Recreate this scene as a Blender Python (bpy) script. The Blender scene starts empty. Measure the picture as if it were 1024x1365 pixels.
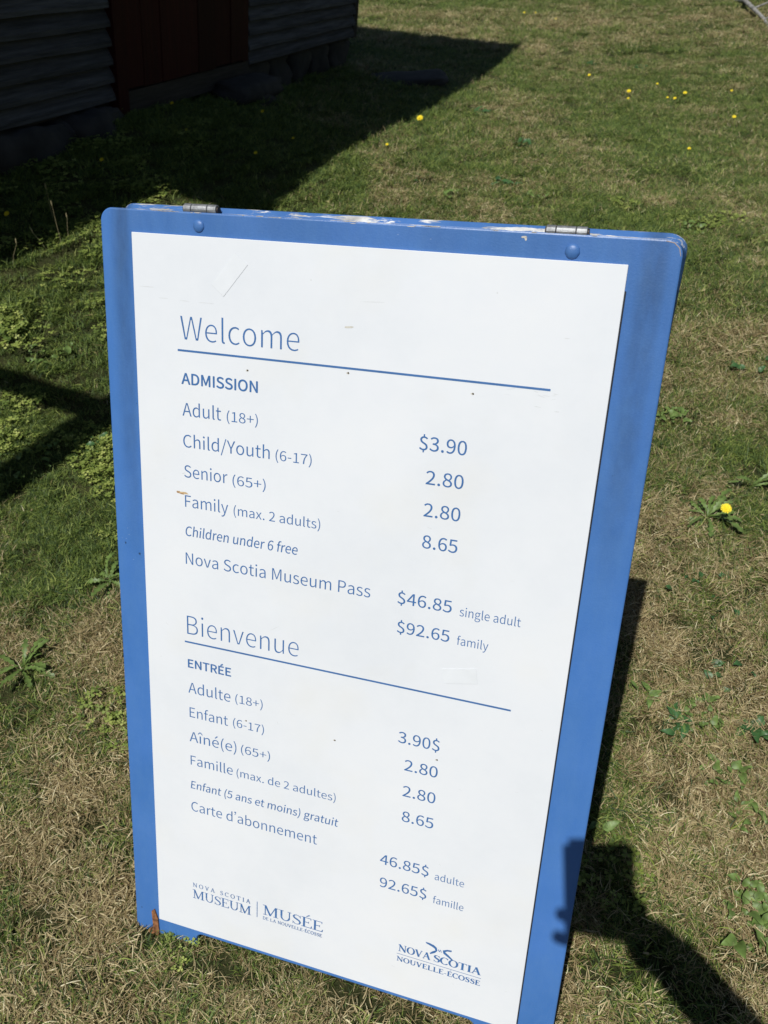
import bpy, bmesh, math, random, json
import numpy as np
from mathutils import Vector, Matrix, noise, Euler
random.seed(7); np.random.seed(7)
sc = bpy.context.scene
C = sc.collection
PI = math.pi

# ------------------------------------------------------------------ camera
cd = bpy.data.cameras.new('camera'); cam = bpy.data.objects.new('camera', cd); C.objects.link(cam); sc.camera = cam
cd.sensor_fit = 'VERTICAL'; cd.sensor_height = 24.0; cd.sensor_width = 18.0
cd.lens = 24.0 * 1090 / 1365
cd.clip_start = 0.01; cd.clip_end = 1000
CAM_Z = 1.4594
Rt = Vector((.9971561, -.0483046, -.0578471)); Dn = Vector((-.0753632, -.6391339, -.7653941)); Fw = Vector((0, .7675770, -.6409567))
cam.matrix_world = Matrix(((Rt.x, -Dn.x, -Fw.x, 0), (Rt.y, -Dn.y, -Fw.y, 0), (Rt.z, -Dn.z, -Fw.z, CAM_Z), (0, 0, 0, 1)))
cd.dof.use_dof = True; cd.dof.focus_distance = 1.15; cd.dof.aperture_fstop = 7.0

# ------------------------------------------------------------------ sky, sun, exposure
LW = Vector((.2255, .4330, -.8727)).normalized()          # direction the sunlight travels
el = math.asin(-LW.z); az = math.atan2(-LW.x, -LW.y)
w = bpy.data.worlds.new('World'); sc.world = w; w.use_nodes = True
nt = w.node_tree; bg = nt.nodes['Background']
sk = nt.nodes.new('ShaderNodeTexSky'); sk.sky_type = 'NISHITA'; sk.sun_disc = False
sk.sun_elevation = el; sk.sun_rotation = az; sk.air_density = 1.0; sk.dust_density = 0.6; sk.ozone_density = 1.0
nt.links.new(sk.outputs[0], bg.inputs[0]); bg.inputs[1].default_value = 0.05
sd = bpy.data.lights.new('sun', 'SUN'); sd.energy = 5.0; sd.angle = math.radians(0.53); sd.color = (1.0, .975, .925)
so = bpy.data.objects.new('sun', sd); C.objects.link(so); so.rotation_euler = LW.to_track_quat('-Z', 'Y').to_euler(); so.location = (-3, -6, 12)
sc.view_settings.view_transform = 'Standard'; sc.view_settings.look = 'None'; sc.view_settings.gamma = 1.0
sc.view_settings.exposure = -0.22
sc.render.engine = 'CYCLES'

# ------------------------------------------------------------------ helpers
def tag(o, label=None, cat=None, group=None, kind=None):
    if label: o['label'] = label
    if cat: o['category'] = cat
    if group: o['group'] = group
    if kind: o['kind'] = kind
    return o
def empty(name, loc=(0, 0, 0), rot=None, label=None, cat=None, group=None):
    o = bpy.data.objects.new(name, None); C.objects.link(o); o.empty_display_size = .1
    if rot is not None: o.matrix_world = Matrix.Translation(loc) @ rot.to_4x4()
    else: o.location = loc
    return tag(o, label, cat, group)
def link(name, me, parent=None, mat=None, smooth=False):
    o = bpy.data.objects.new(name, me); C.objects.link(o)
    if parent is not None: o.parent = parent
    if mat is not None and not me.materials: me.materials.append(mat)
    if smooth:
        for p in me.polygons: p.use_smooth = True
    return o
def mesh(name, vs, fs):
    me = bpy.data.meshes.new(name); me.from_pydata([tuple(v) for v in vs], [], fs); me.update(); return me
def bmobj(name, bm, parent=None, mat=None, smooth=False):
    bmesh.ops.recalc_face_normals(bm, faces=bm.faces)
    me = bpy.data.meshes.new(name); bm.to_mesh(me); bm.free(); return link(name, me, parent, mat, smooth)
def box(bm, lo, hi):
    vs = [bm.verts.new((x, y, z)) for x in (lo[0], hi[0]) for y in (lo[1], hi[1]) for z in (lo[2], hi[2])]
    for f in ((0,1,3,2),(4,6,7,5),(0,4,5,1),(2,3,7,6),(0,2,6,4),(1,5,7,3)): bm.faces.new([vs[i] for i in f])
def tube(bm, pts, rads, n=8, cap=True):
    rings = []
    for i, p in enumerate(pts):
        p = Vector(p); a = Vector(pts[max(i-1, 0)]); b = Vector(pts[min(i+1, len(pts)-1)])
        t = (b-a).normalized(); u = t.orthogonal().normalized() if abs(t.z) > .95 else t.cross(Vector((0,0,1))).normalized(); v = t.cross(u)
        r = rads[i] if isinstance(rads, (list, tuple)) else rads
        rings.append([bm.verts.new(p+(u*math.cos(2*PI*k/n)+v*math.sin(2*PI*k/n))*r) for k in range(n)])
    for a, b in zip(rings, rings[1:]):
        for k in range(n): bm.faces.new((a[k], a[(k+1)%n], b[(k+1)%n], b[k]))
    if cap: bm.faces.new(rings[0]); bm.faces.new(rings[-1])
def ss(a, b, x):
    t = np.clip((x-a)/(b-a), 0, 1); return t*t*(3-2*t)

# ---- materials
def mat(name):
    m = bpy.data.materials.new(name); m.use_nodes = True
    return m, m.node_tree.nodes, m.node_tree.links, m.node_tree.nodes['Principled BSDF']
def ramp(N, stops):
    r = N.new('ShaderNodeValToRGB'); e = r.color_ramp.elements
    while len(e) < len(stops): e.new(.5)
    for k, (p, c) in enumerate(stops): e[k].position = p; e[k].color = (*c, 1) if len(c) == 3 else c
    return r
def simple(name, col, rough=.6, metal=0, var=.15, scale=40, bump=.0, bscale=300, spec=.5):
    m, N, L, P = mat(name)
    tc = N.new('ShaderNodeTexCoord'); n1 = N.new('ShaderNodeTexNoise'); n1.inputs['Scale'].default_value = scale; n1.inputs['Detail'].default_value = 6
    L.new(tc.outputs['Object'], n1.inputs['Vector'])
    r = ramp(N, [(.3, tuple(c*(1-var) for c in col)), (.7, tuple(min(1, c*(1+var)) for c in col))])
    L.new(n1.outputs[0], r.inputs[0]); L.new(r.outputs[0], P.inputs['Base Color'])
    P.inputs['Roughness'].default_value = rough; P.inputs['Metallic'].default_value = metal; P.inputs['Specular IOR Level'].default_value = spec
    if bump:
        n2 = N.new('ShaderNodeTexNoise'); n2.inputs['Scale'].default_value = bscale; n2.inputs['Detail'].default_value = 4
        L.new(tc.outputs['Object'], n2.inputs['Vector'])
        b = N.new('ShaderNodeBump'); b.inputs['Strength'].default_value = bump; b.inputs['Distance'].default_value = .001
        L.new(n2.outputs[0], b.inputs['Height']); L.new(b.outputs[0], P.inputs['Normal'])
    return m

# ------------------------------------------------------------------ terrain shape
P0 = Vector((0.007, 7.433, 0.)); WD = Vector((.352809, .930375, -.099642)).normalized(); UB = Vector((.164642, .043102, .985411)).normalized()
def G(x, y):
    x = np.asarray(x, float); y = np.asarray(y, float)
    B = -(UB.x*(x-P0.x)+UB.y*(y-P0.y))/UB.z
    B = np.where(B < -.1, -.1-.32*(1-np.exp((B+.1)/.32)), B)      # the slope flattens to the right and far off
    B = np.where(B > .9, .9+.8*(1-np.exp(-(B-.9)/.8)), B)
    s = (x-P0.x)*WD.x+(y-P0.y)*WD.y; o = (x-P0.x)*WD.y-(y-P0.y)*WD.x
    B = B + .14*ss(1.2, 3.4, -s)*(1-ss(.2, 1.6, o))
    return B*ss(1.6, 4.8, y-.35*x)
def bumps(x, y):
    return np.array([noise.noise(Vector((a*2.1, b*2.1, 3)))*.012+noise.noise(Vector((a*7, b*7, 9)))*.004 for a, b in zip(np.ravel(x), np.ravel(y))]).reshape(np.shape(x))
def gz(x, y): return float(G(x, y))+noise.noise(Vector((x*2.1, y*2.1, 3)))*.012+noise.noise(Vector((x*7, y*7, 9)))*.004
def dryness(x, y):
    """how much of the turf is dead straw at a place, 0..1"""
    n = noise.noise(Vector((x*1.3+4, y*1.3, 1)))*.40+noise.noise(Vector((x*4.1, y*4.1, 5)))*.50+noise.noise(Vector((x*12, y*12, 2)))*.45
    d = math.hypot(x, y)
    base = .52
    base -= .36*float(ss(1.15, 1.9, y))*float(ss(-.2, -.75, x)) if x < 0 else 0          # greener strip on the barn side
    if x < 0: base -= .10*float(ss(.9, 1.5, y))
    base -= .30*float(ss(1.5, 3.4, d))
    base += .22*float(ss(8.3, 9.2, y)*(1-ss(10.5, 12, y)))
    n *= 1.15 if d < 3 else .75
    return max(0, min(1, base+n))

# ------------------------------------------------------------------ ground
def grid_axis(lo, mid0, mid1, hi, n, step):
    a = list(np.arange(mid0, mid1+1e-6, step))
    k = np.linspace(0, 1, n+1)[1:]**2.2
    return [mid0-(mid0-lo)*t for t in reversed(k)]+a+[mid1+(hi-mid1)*t for t in k]
gx = grid_axis(-220, -4.5, 6, 220, 24, .07); gy = grid_axis(-220, -1.2, 15, 320, 24, .07)
XX, YY = np.meshgrid(gx, gy); ZZ = G(XX, YY)
near = (np.abs(XX) < 7) & (YY > -1.5) & (YY < 16)
ZZ[near] += bumps(XX[near], YY[near])
nx = len(gx); vs = np.stack([XX.ravel(), YY.ravel(), ZZ.ravel()], 1)
idx = np.arange(len(gy)*nx).reshape(len(gy), nx)
fs = np.stack([idx[:-1, :-1].ravel(), idx[:-1, 1:].ravel(), idx[1:, 1:].ravel(), idx[1:, :-1].ravel()], 1)
me = bpy.data.meshes.new('ground'); me.from_pydata(vs.tolist(), [], fs.tolist()); me.update()
m, N, L, P = mat('soil_thatch')
tc = N.new('ShaderNodeTexCoord')
def nz(scale, det=8, rough=.6, dist=0):
    n = N.new('ShaderNodeTexNoise'); n.inputs['Scale'].default_value = scale; n.inputs['Detail'].default_value = det; n.inputs['Roughness'].default_value = rough; n.inputs['Distortion'].default_value = dist
    L.new(tc.outputs['Object'], n.inputs['Vector']); return n
a = nz(3, 10, .75); b = nz(160, 8, .85, 1.5); c_ = nz(.5, 4)
r1 = ramp(N, [(.32, (.030, .048, .014)), (.5, (.055, .068, .024)), (.7, (.11, .095, .042))]); r2 = ramp(N, [(.36, (.006, .007, .003)), (.52, (.05, .05, .02)), (.66, (.26, .21, .11))])
L.new(a.outputs[0], r1.inputs[0]); L.new(b.outputs[0], r2.inputs[0])
mx = N.new('ShaderNodeMix'); mx.data_type = 'RGBA'; mx.inputs[0].default_value = .5; L.new(r1.outputs[0], mx.inputs[6]); L.new(r2.outputs[0], mx.inputs[7]); L.new(mx.outputs[2], P.inputs['Base Color'])
P.inputs['Roughness'].default_value = .95; P.inputs['Specular IOR Level'].default_value = .1
bp = N.new('ShaderNodeBump'); bp.inputs['Strength'].default_value = .8; bp.inputs['Distance'].default_value = .01; L.new(b.outputs[0], bp.inputs['Height']); L.new(bp.outputs[0], P.inputs['Normal'])
tag(link('ground', me, None, m, True), kind='structure')

# ------------------------------------------------------------------ turf
def blade_material():
    m, N, L, P = mat('turf_blades')
    at = N.new('ShaderNodeAttribute'); at.attribute_name = 'rnd'
    ai = N.new('ShaderNodeAttribute'); ai.attribute_type = 'INSTANCER'; ai.attribute_name = 'dry'
    at2 = N.new('ShaderNodeAttribute'); at2.attribute_name = 'tone'
    lt = N.new('ShaderNodeMath'); lt.operation = 'LESS_THAN'; L.new(at.outputs['Fac'], lt.inputs[0]); L.new(ai.outputs['Fac'], lt.inputs[1])
    g = ramp(N, [(0, (.030, .058, .020)), (.35, (.085, .140, .030)), (.75, (.25, .315, .065)), (1, (.46, .50, .15))])
    s = ramp(N, [(0, (.12, .075, .032)), (.35, (.32, .25, .12)), (.75, (.60, .50, .28)), (1, (.80, .73, .48))])
    L.new(at2.outputs['Fac'], g.inputs[0]); L.new(at2.outputs['Fac'], s.inputs[0])
    mx = N.new('ShaderNodeMix'); mx.data_type = 'RGBA'; L.new(lt.outputs[0], mx.inputs[0]); L.new(g.outputs[0], mx.inputs[6]); L.new(s.outputs[0], mx.inputs[7])
    L.new(mx.outputs[2], P.inputs['Base Color']); P.inputs['Roughness'].default_value = .55; P.inputs['Specular IOR Level'].default_value = .35
    tr = N.new('ShaderNodeBsdfTranslucent'); L.new(mx.outputs[2], tr.inputs[0])
    ms = N.new('ShaderNodeMixShader'); ms.inputs[0].default_value = .22; L.new(P.outputs[0], ms.inputs[1]); L.new(tr.outputs[0], ms.inputs[2])
    L.new(ms.outputs[0], N['Material Output'].inputs[0]); return m
TURF = blade_material()
tufts = bpy.data.collections.new('turf_sources')
def tuft(i, n, rad, kind):
    rng = random.Random(100+i); V = []; F = []; R = []; T = []
    clumps = [(rng.uniform(-.7, .7)*rad, rng.uniform(-.7, .7)*rad, rng.random()*2*PI, rng.gauss(0, .13), rng.gauss(0, .12), rng.uniform(.7, 1.25)) for _ in range(9)]
    for k in range(n):
        q = rad*math.sqrt(rng.random()); th = rng.random()*2*PI; x, y = q*math.cos(th), q*math.sin(th)
        if kind == 'clover':
            h = rng.uniform(.01, .035); tilt = Vector((rng.gauss(0, .3), rng.gauss(0, .3), 1)).normalized(); u = tilt.orthogonal().normalized(); v = tilt.cross(u); s = rng.uniform(.005, .010); rv = rng.uniform(.5, 1); tn = min(1, max(0, rng.gauss(.70, .14)))
            for l in range(3):
                a = 2*PI*l/3+th; d = u*math.cos(a)+v*math.sin(a); e = tilt.cross(d); c = Vector((x, y, h)); b0 = len(V)
                V += [c, c+d*s*.6+e*s*.45, c+d*s*1.1+e*s*.35+tilt*s*.1, c+d*s*1.0+tilt*-.0005, c+d*s*1.1-e*s*.35+tilt*s*.1, c+d*s*.6-e*s*.45]
                F.append(tuple(range(b0, b0+6))); R.append(rv); T.append(tn)
            continue
        flat = rng.random() < (.34 if kind == 'straw' else .10)
        ln = rng.uniform(.013, .036)
        if rng.random() < .06: ln *= 1.6
        if kind == 'tall': ln *= 1.35
        cl = clumps[rng.randrange(9)]
        if rng.random() < .7: x, y = cl[0]+rng.gauss(0, .011), cl[1]+rng.gauss(0, .011); ln *= cl[5]
        wd = rng.uniform(.0008, .0021)*(2.1 if kind == 'wide' else 1)
        az = cl[2]+rng.gauss(0, .75) if rng.random() < .7 else rng.random()*2*PI
        d = Vector((math.cos(az), math.sin(az), 0)); side = Vector((-d.y, d.x, 0)); side = (side+Vector((0, 0, rng.uniform(-.6, .6)))).normalized()
        p = Vector((x, y, -.004 if not flat else rng.uniform(0, .018)))
        e = rng.uniform(.55, 1.35) if not flat else rng.uniform(-.1, .7)
        curl = rng.uniform(-.25, -1.3) if not flat else rng.uniform(-.7, .3); cur = rng.gauss(0, .5)
        ns = 4; b0 = len(V)
        for j in range(ns+1):
            t = j/ns; ww = wd*(1-t**1.8)*.5+(.00012)
            V += [p+side*ww, p-side*ww]
            ee = e+curl*t; dd = Vector((math.cos(az+cur*t), math.sin(az+cur*t), 0))
            p = p+(dd*math.cos(ee)+Vector((0, 0, math.sin(ee))))*(ln/ns); p.z = max(p.z, .001+.004*rng.random())
        dead = rng.random(); dead = dead*.7 if flat else .12+dead*.88
        dead = min(.99, max(.02, dead+cl[3])); tn = min(1, max(0, rng.gauss(.45, .22)+cl[4]))
        for j in range(ns): F.append((b0+2*j, b0+2*j+1, b0+2*j+3, b0+2*j+2)); R.append(dead); T.append(tn)
    me = mesh('turf_tuft', V, F)
    for nm, dat in (('rnd', R), ('tone', T)):
        at = me.attributes.new(nm, 'FLOAT', 'FACE'); at.data.foreach_set('value', dat)
    me.materials.append(TURF)
    o = bpy.data.objects.new('turf_tuft_%02d' % i, me); tufts.objects.link(o)
KINDS = ['mix']*7+['straw']*4+['tall']*2+['wide']*1+['clover']*2
for i, k in enumerate(KINDS): tuft(i, {'mix': 210, 'straw': 200, 'tall': 120, 'wide': 60, 'clover': 46}[k], .062, k)
PX, IX, RO, SC, DR = [], [], [], [], []
HX, DX, NX_ = Vector((.9395455, -.3424240, 0)), Vector((-.1282743, -.3519600, -.9271838)), Vector((.3174899, .8711315, -.3746066))
def scatter(y0, y1, dens, s0, s1):
    X0, X1 = -(.62*y1+1.1), .72*y1+1.2
    for _ in range(int((X1-X0)*(y1-y0)*dens)):
        x = random.uniform(X0, X1); y = random.uniform(y0, y1)
        if x < -(.62*y+.9) or x > .66*y+1.0: continue
        so_ = (x-P0.x)*WD.y-(y-P0.y)*WD.x; al = (x-P0.x)*WD.x+(y-P0.y)*WD.y
        if so_ < -.42 and al < .1: continue                      # under the barn
        if .07 < x < .75 and 6.72 < y < 7.25 and (x-.41)**2/.115+(y-6.97)**2/.05 < 1: continue   # flagstone
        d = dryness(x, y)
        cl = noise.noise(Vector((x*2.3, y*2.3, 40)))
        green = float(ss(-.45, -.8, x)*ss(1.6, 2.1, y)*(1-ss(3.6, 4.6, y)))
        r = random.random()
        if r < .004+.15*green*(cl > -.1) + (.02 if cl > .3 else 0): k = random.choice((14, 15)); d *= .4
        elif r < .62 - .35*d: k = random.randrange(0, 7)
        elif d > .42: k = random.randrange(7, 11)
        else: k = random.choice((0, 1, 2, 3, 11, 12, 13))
        if y > 4.5 and k >= 11: k = random.randrange(0, 7)
        PX.append((x, y, gz(x, y))); IX.append(k); RO.append((random.gauss(0, .08), random.gauss(0, .08), random.uniform(0, 2*PI)))
        s = random.uniform(s0, s1)*(1 if math.sin(x*31+y*17)+math.sin(x*19-y*37) > -.3 else .75)
        fx, fy = x-(-.446), y-.645; a_ = max(0, min(.72, fx*HX.x+fy*HX.y)); q_ = math.hypot(fx-a_*HX.x, fy-a_*HX.y)
        if q_ < .07: s *= .70
        SC.append((s, s, s*random.uniform(.7, 1.05)*(.8 if y > 3 else 1))); DR.append(d)
scatter(.2, 2.4, 820, .8, 1.15)
scatter(2.4, 4.6, 470, .95, 1.4)
scatter(4.6, 8.5, 240, 1.1, 1.8)
scatter(8.5, 15, 100, 1.5, 2.4)
scatter(15, 26, 14, 2.5, 4)
me = mesh('lawn_grass', PX, [])
at = me.attributes.new('idx', 'INT', 'POINT'); at.data.foreach_set('value', IX)
at = me.attributes.new('rot', 'FLOAT_VECTOR', 'POINT'); at.data.foreach_set('vector', np.array(RO).ravel())
at = me.attributes.new('scl', 'FLOAT_VECTOR', 'POINT'); at.data.foreach_set('vector', np.array(SC).ravel())
at = me.attributes.new('dry', 'FLOAT', 'POINT'); at.data.foreach_set('value', DR)
lawn = link('lawn_grass', me, None, TURF); tag(lawn, 'short mown grass mixed with dead straw covering the ground', 'grass', kind='stuff')
ng = bpy.data.node_groups.new('turf', 'GeometryNodeTree')
ng.interface.new_socket('Geometry', in_out='INPUT', socket_type='NodeSocketGeometry'); ng.interface.new_socket('Geometry', in_out='OUTPUT', socket_type='NodeSocketGeometry')
gi = ng.nodes.new('NodeGroupInput'); go = ng.nodes.new('NodeGroupOutput'); ip = ng.nodes.new('GeometryNodeInstanceOnPoints'); ci = ng.nodes.new('GeometryNodeCollectionInfo')
ci.inputs['Collection'].default_value = tufts; ci.inputs['Separate Children'].default_value = True; ci.inputs['Reset Children'].default_value = True
def named(n, t):
    q = ng.nodes.new('GeometryNodeInputNamedAttribute'); q.data_type = t; q.inputs[0].default_value = n; return q.outputs[0]
ng.links.new(gi.outputs[0], ip.inputs['Points']); ng.links.new(ci.outputs[0], ip.inputs['Instance']); ip.inputs['Pick Instance'].default_value = True
ng.links.new(named('idx', 'INT'), ip.inputs['Instance Index'])
e2r = ng.nodes.new('FunctionNodeEulerToRotation'); ng.links.new(named('rot', 'FLOAT_VECTOR'), e2r.inputs[0]); ng.links.new(e2r.outputs[0], ip.inputs['Rotation'])
ng.links.new(named('scl', 'FLOAT_VECTOR'), ip.inputs['Scale']); ng.links.new(ip.outputs[0], go.inputs[0])
mo = lawn.modifiers.new('turf', 'NODES'); mo.node_group = ng
print('tufts', len(PX))

# ------------------------------------------------------------------ barn
RB = Matrix((WD, UB.cross(WD), UB)).transposed()
barn = empty('barn', P0, RB, 'old barn with unpainted gray clapboards and a dark red plank door, in shade', 'barn')
def wood(name, col, col2, rough=.85, along=0):
    m, N, L, P = mat(name); tc = N.new('ShaderNodeTexCoord'); mp = N.new('ShaderNodeMapping'); s = [38, 38, 38]; s[along] = 2.2; mp.inputs['Scale'].default_value = s
    oi = N.new('ShaderNodeObjectInfo'); ad = N.new('ShaderNodeVectorMath'); ad.operation = 'ADD'; L.new(tc.outputs['Object'], ad.inputs[0])
    ml = N.new('ShaderNodeMath'); ml.operation = 'MULTIPLY'; ml.inputs[1].default_value = 17; L.new(oi.outputs['Random'], ml.inputs[0]); L.new(ml.outputs[0], ad.inputs[1])
    L.new(ad.outputs[0], mp.inputs[0]); n = N.new('ShaderNodeTexNoise'); n.inputs['Scale'].default_value = 1.6; n.inputs['Detail'].default_value = 8; n.inputs['Roughness'].default_value = .7; L.new(mp.outputs[0], n.inputs['Vector'])
    r = ramp(N, [(.3, col), (.72, col2)]); L.new(n.outputs[0], r.inputs[0])
    hs = N.new('ShaderNodeHueSaturation'); mr = N.new('ShaderNodeMapRange'); mr.inputs[3].default_value = .7; mr.inputs[4].default_value = 1.25; L.new(oi.outputs['Random'], mr.inputs[0]); L.new(mr.outputs[0], hs.inputs['Value']); L.new(r.outputs[0], hs.inputs['Color'])
    L.new(hs.outputs[0], P.inputs['Base Color']); P.inputs['Roughness'].default_value = rough; P.inputs['Specular IOR Level'].default_value = .15
    b = N.new('ShaderNodeBump'); b.inputs['Strength'].default_value = .6; b.inputs['Distance'].default_value = .003; L.new(n.outputs[0], b.inputs['Height']); L.new(b.outputs[0], P.inputs['Normal']); return m
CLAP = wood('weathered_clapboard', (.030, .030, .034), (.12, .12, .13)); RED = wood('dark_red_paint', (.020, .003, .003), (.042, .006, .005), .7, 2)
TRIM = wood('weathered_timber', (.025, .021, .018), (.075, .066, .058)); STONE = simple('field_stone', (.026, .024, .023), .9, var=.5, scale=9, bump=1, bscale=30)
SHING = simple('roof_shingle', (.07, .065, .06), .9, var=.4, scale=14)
def clap_mesh(L_):
    """one clapboard, thin at its top, thick at its butt: x along, -y outward, butt at z 0"""
    n = 10; V = []; F = []
    for i in range(n+1):
        x = -L_+L_*i/n; j = random.uniform(-.0022, .0022); q = random.uniform(-.0015, .0015)
        V += [(x, -.040+q, j), (x, -.039+q, .018), (x, -.027+q, .042), (x, -.004, .080), (x, .002, .080), (x, .002, j)]
    for i in range(n):
        a = 6*i
        for k in range(6): F.append((a+k, a+(k+1)%6, a+6+(k+1)%6, a+6+k))
    F += [tuple(range(6)), tuple(6*n+5-k for k in range(6))]
    return mesh('clapboard', V, F)
LB, RBm = [clap_mesh(2.50) for _ in range(4)], [clap_mesh(1.87) for _ in range(4)]
DT = 2.15      # door top
for i in range(35):
    z = .215+.0758*i
    if z < DT+.05:
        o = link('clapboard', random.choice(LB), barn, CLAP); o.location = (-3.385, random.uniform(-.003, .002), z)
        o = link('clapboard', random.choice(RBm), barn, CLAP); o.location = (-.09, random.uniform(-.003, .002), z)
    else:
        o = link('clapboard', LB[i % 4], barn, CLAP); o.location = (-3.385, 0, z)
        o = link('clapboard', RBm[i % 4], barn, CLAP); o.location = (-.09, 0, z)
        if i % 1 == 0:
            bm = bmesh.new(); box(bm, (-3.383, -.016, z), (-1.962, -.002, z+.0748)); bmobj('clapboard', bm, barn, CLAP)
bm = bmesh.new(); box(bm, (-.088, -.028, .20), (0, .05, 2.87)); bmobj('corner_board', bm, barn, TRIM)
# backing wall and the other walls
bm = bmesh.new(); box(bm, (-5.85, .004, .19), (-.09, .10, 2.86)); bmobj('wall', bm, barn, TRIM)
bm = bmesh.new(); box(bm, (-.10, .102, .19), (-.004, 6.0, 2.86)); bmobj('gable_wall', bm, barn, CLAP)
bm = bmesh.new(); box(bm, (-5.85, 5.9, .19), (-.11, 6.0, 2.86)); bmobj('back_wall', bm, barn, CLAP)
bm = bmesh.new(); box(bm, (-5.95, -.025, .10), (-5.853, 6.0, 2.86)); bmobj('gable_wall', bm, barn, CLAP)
# plank door
door = empty('door'); door.parent = barn; door.name = 'door'
xs = -3.30
while xs < -1.99:
    wv = min(random.uniform(.15, .20), -1.985-xs)
    if wv < .03: break
    bm = bmesh.new(); box(bm, (xs+.002, -.045+random.uniform(-.003, .003), .245+random.uniform(-.004, .01)), (xs+wv-.002, -.020, DT)); bmobj('plank', bm, door, RED); xs += wv
bm = bmesh.new(); box(bm, (-3.385, -.055, .08), (-3.302, .003, DT+.06)); bmobj('door_post', bm, barn, RED)
bm = bmesh.new(); box(bm, (-3.30, -.055, DT+.003), (-1.97, -.018, DT+.10)); bmobj('door_lintel', bm, barn, RED)
bm = bmesh.new(); box(bm, (-3.29, -.035, .13), (-1.96, .003, .236)); bmobj('door_sill', bm, barn, TRIM)
# foundation stones
def stone(name, loc, size, parent, seed, mt=STONE, sub=2, flat=1):
    bm = bmesh.new(); bmesh.ops.create_cube(bm, size=1); bmesh.ops.subdivide_edges(bm, edges=bm.edges, cuts=4, use_grid_fill=True)
    for v in bm.verts:
        p = v.co*2; q = p.normalized()*1.15; p = p.lerp(q, .45)
        d = noise.noise(Vector((p.x*1.3+seed*7, p.y*1.3, p.z*1.3)))*.35+noise.noise(Vector((p.x*4+seed*7, p.y*4, p.z*4)))*.12
        p = p*(1+d*flat); v.co = Vector((p.x*size[0]/2, p.y*size[1]/2, p.z*size[2]/2))
    o = bmobj(name, bm, parent, mt, True); o.location = loc; return o
k = 0
for x in np.arange(-5.8, -3.5, .42):
    k += 1; stone('foundation_stone', (x+.1, .12 if x > -4.4 else .18, .07), (.44, .40, .27), barn, k)
stone('foundation_stone', (-3.62, .04, .09), (.34, .34, .24), barn, 60)
for x in (-1.72, -1.32, -.98, -.62, -.22):
    k += 1; stone('foundation_stone', (x, .16, .08), (.40, .30, .28), barn, k)
for x in (-3.1, -2.7, -2.3, -2.0): k += 1; stone('foundation_stone', (x, .18, .03), (.42, .30, .22), barn, k)
ds = stone('door_step', (-2.17, -.16, .0), (.56, .22, .10), None, 91, flat=.4)
ds.matrix_world = Matrix.Translation(P0) @ RB.to_4x4() @ Matrix.Translation((-2.17, -.14, .125)); 
tag(ds, 'long flat gray stone lying at the foot of the red door', 'stone')
s2 = stone('stone', (0, 0, 0), (.40, .24, .12), None, 95); s2.matrix_world = Matrix.Translation(P0) @ RB.to_4x4() @ Matrix.Translation((-2.12, -.13, .045))
tag(s2, 'rough dark stone supporting the flat stone by the red door', 'stone')
# roof
EZ = 2.93
V = [(-5.98, -.38, EZ), (.10, -.38, EZ), (.02, 1.5, EZ+.02), (-.15, 6.4, EZ), (-5.98, 6.4, EZ), (-5.98, 3.0, EZ+.75), (-.05, 3.0, EZ+.75), (-5.98, 1.5, EZ+.02)]
V2 = [(a, b_, c_+.11) for a, b_, c_ in V]; n = 8
F = [(0, 1, 2, 7), (7, 2, 6, 5), (5, 6, 3, 4)]; F = F+[tuple(i+n for i in reversed(f)) for f in F]
for a, b_ in ((0, 1), (1, 2), (2, 6), (6, 3), (3, 4), (4, 5), (5, 7), (7, 0)): F.append((a, b_, b_+n, a+n))
link('roof', mesh('roof', V+V2, F), barn, SHING)

# timber frame added out of view at left to cast the forked shadow beside the sign
pf = empty('shadow_caster_frame', P0, RB, 'added timber frame of two posts and a beam, out of view, casting the forked shadow', 'timber frame')
PS, PO, PH = -5.139, -1.087, 1.9
sh = (PS-.70793*(PH+.289), PO+.21199*(PH+.289))
for dy in (0, 1.6):
    bm = bmesh.new(); box(bm, (sh[0]-.065, sh[1]-.06+dy, -.9), (sh[0]+.065, sh[1]+.04+dy, PH+.03)); bmobj('shadow_caster_post', bm, pf, TRIM)
bm = bmesh.new(); box(bm, (sh[0]-.037, sh[1]+.042, PH-.03), (sh[0]+.037, sh[1]+1.548, PH+.03)); bmobj('shadow_caster_beam', bm, pf, TRIM)

# flagstone and door step in the barn's shade
fl = stone('flagstone', (.41, 6.93, gz(.41, 6.93)+.012), (.62, .40, .055), None, 33, flat=.5)
tag(fl, 'low flat flagstone sunk in the grass in the barn shadow', 'flagstone')

# ------------------------------------------------------------------ sandwich board
RS = Matrix((HX, DX, NX_)).transposed()        # x right along the sign, y down its face, z into the sign
SO = Vector((-.2966, 1.0551, 1.0792))
sign = empty('sandwich_board_sign', SO, RS, 'blue wooden folding sandwich board with a white bilingual museum admission price panel', 'sandwich board')

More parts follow.
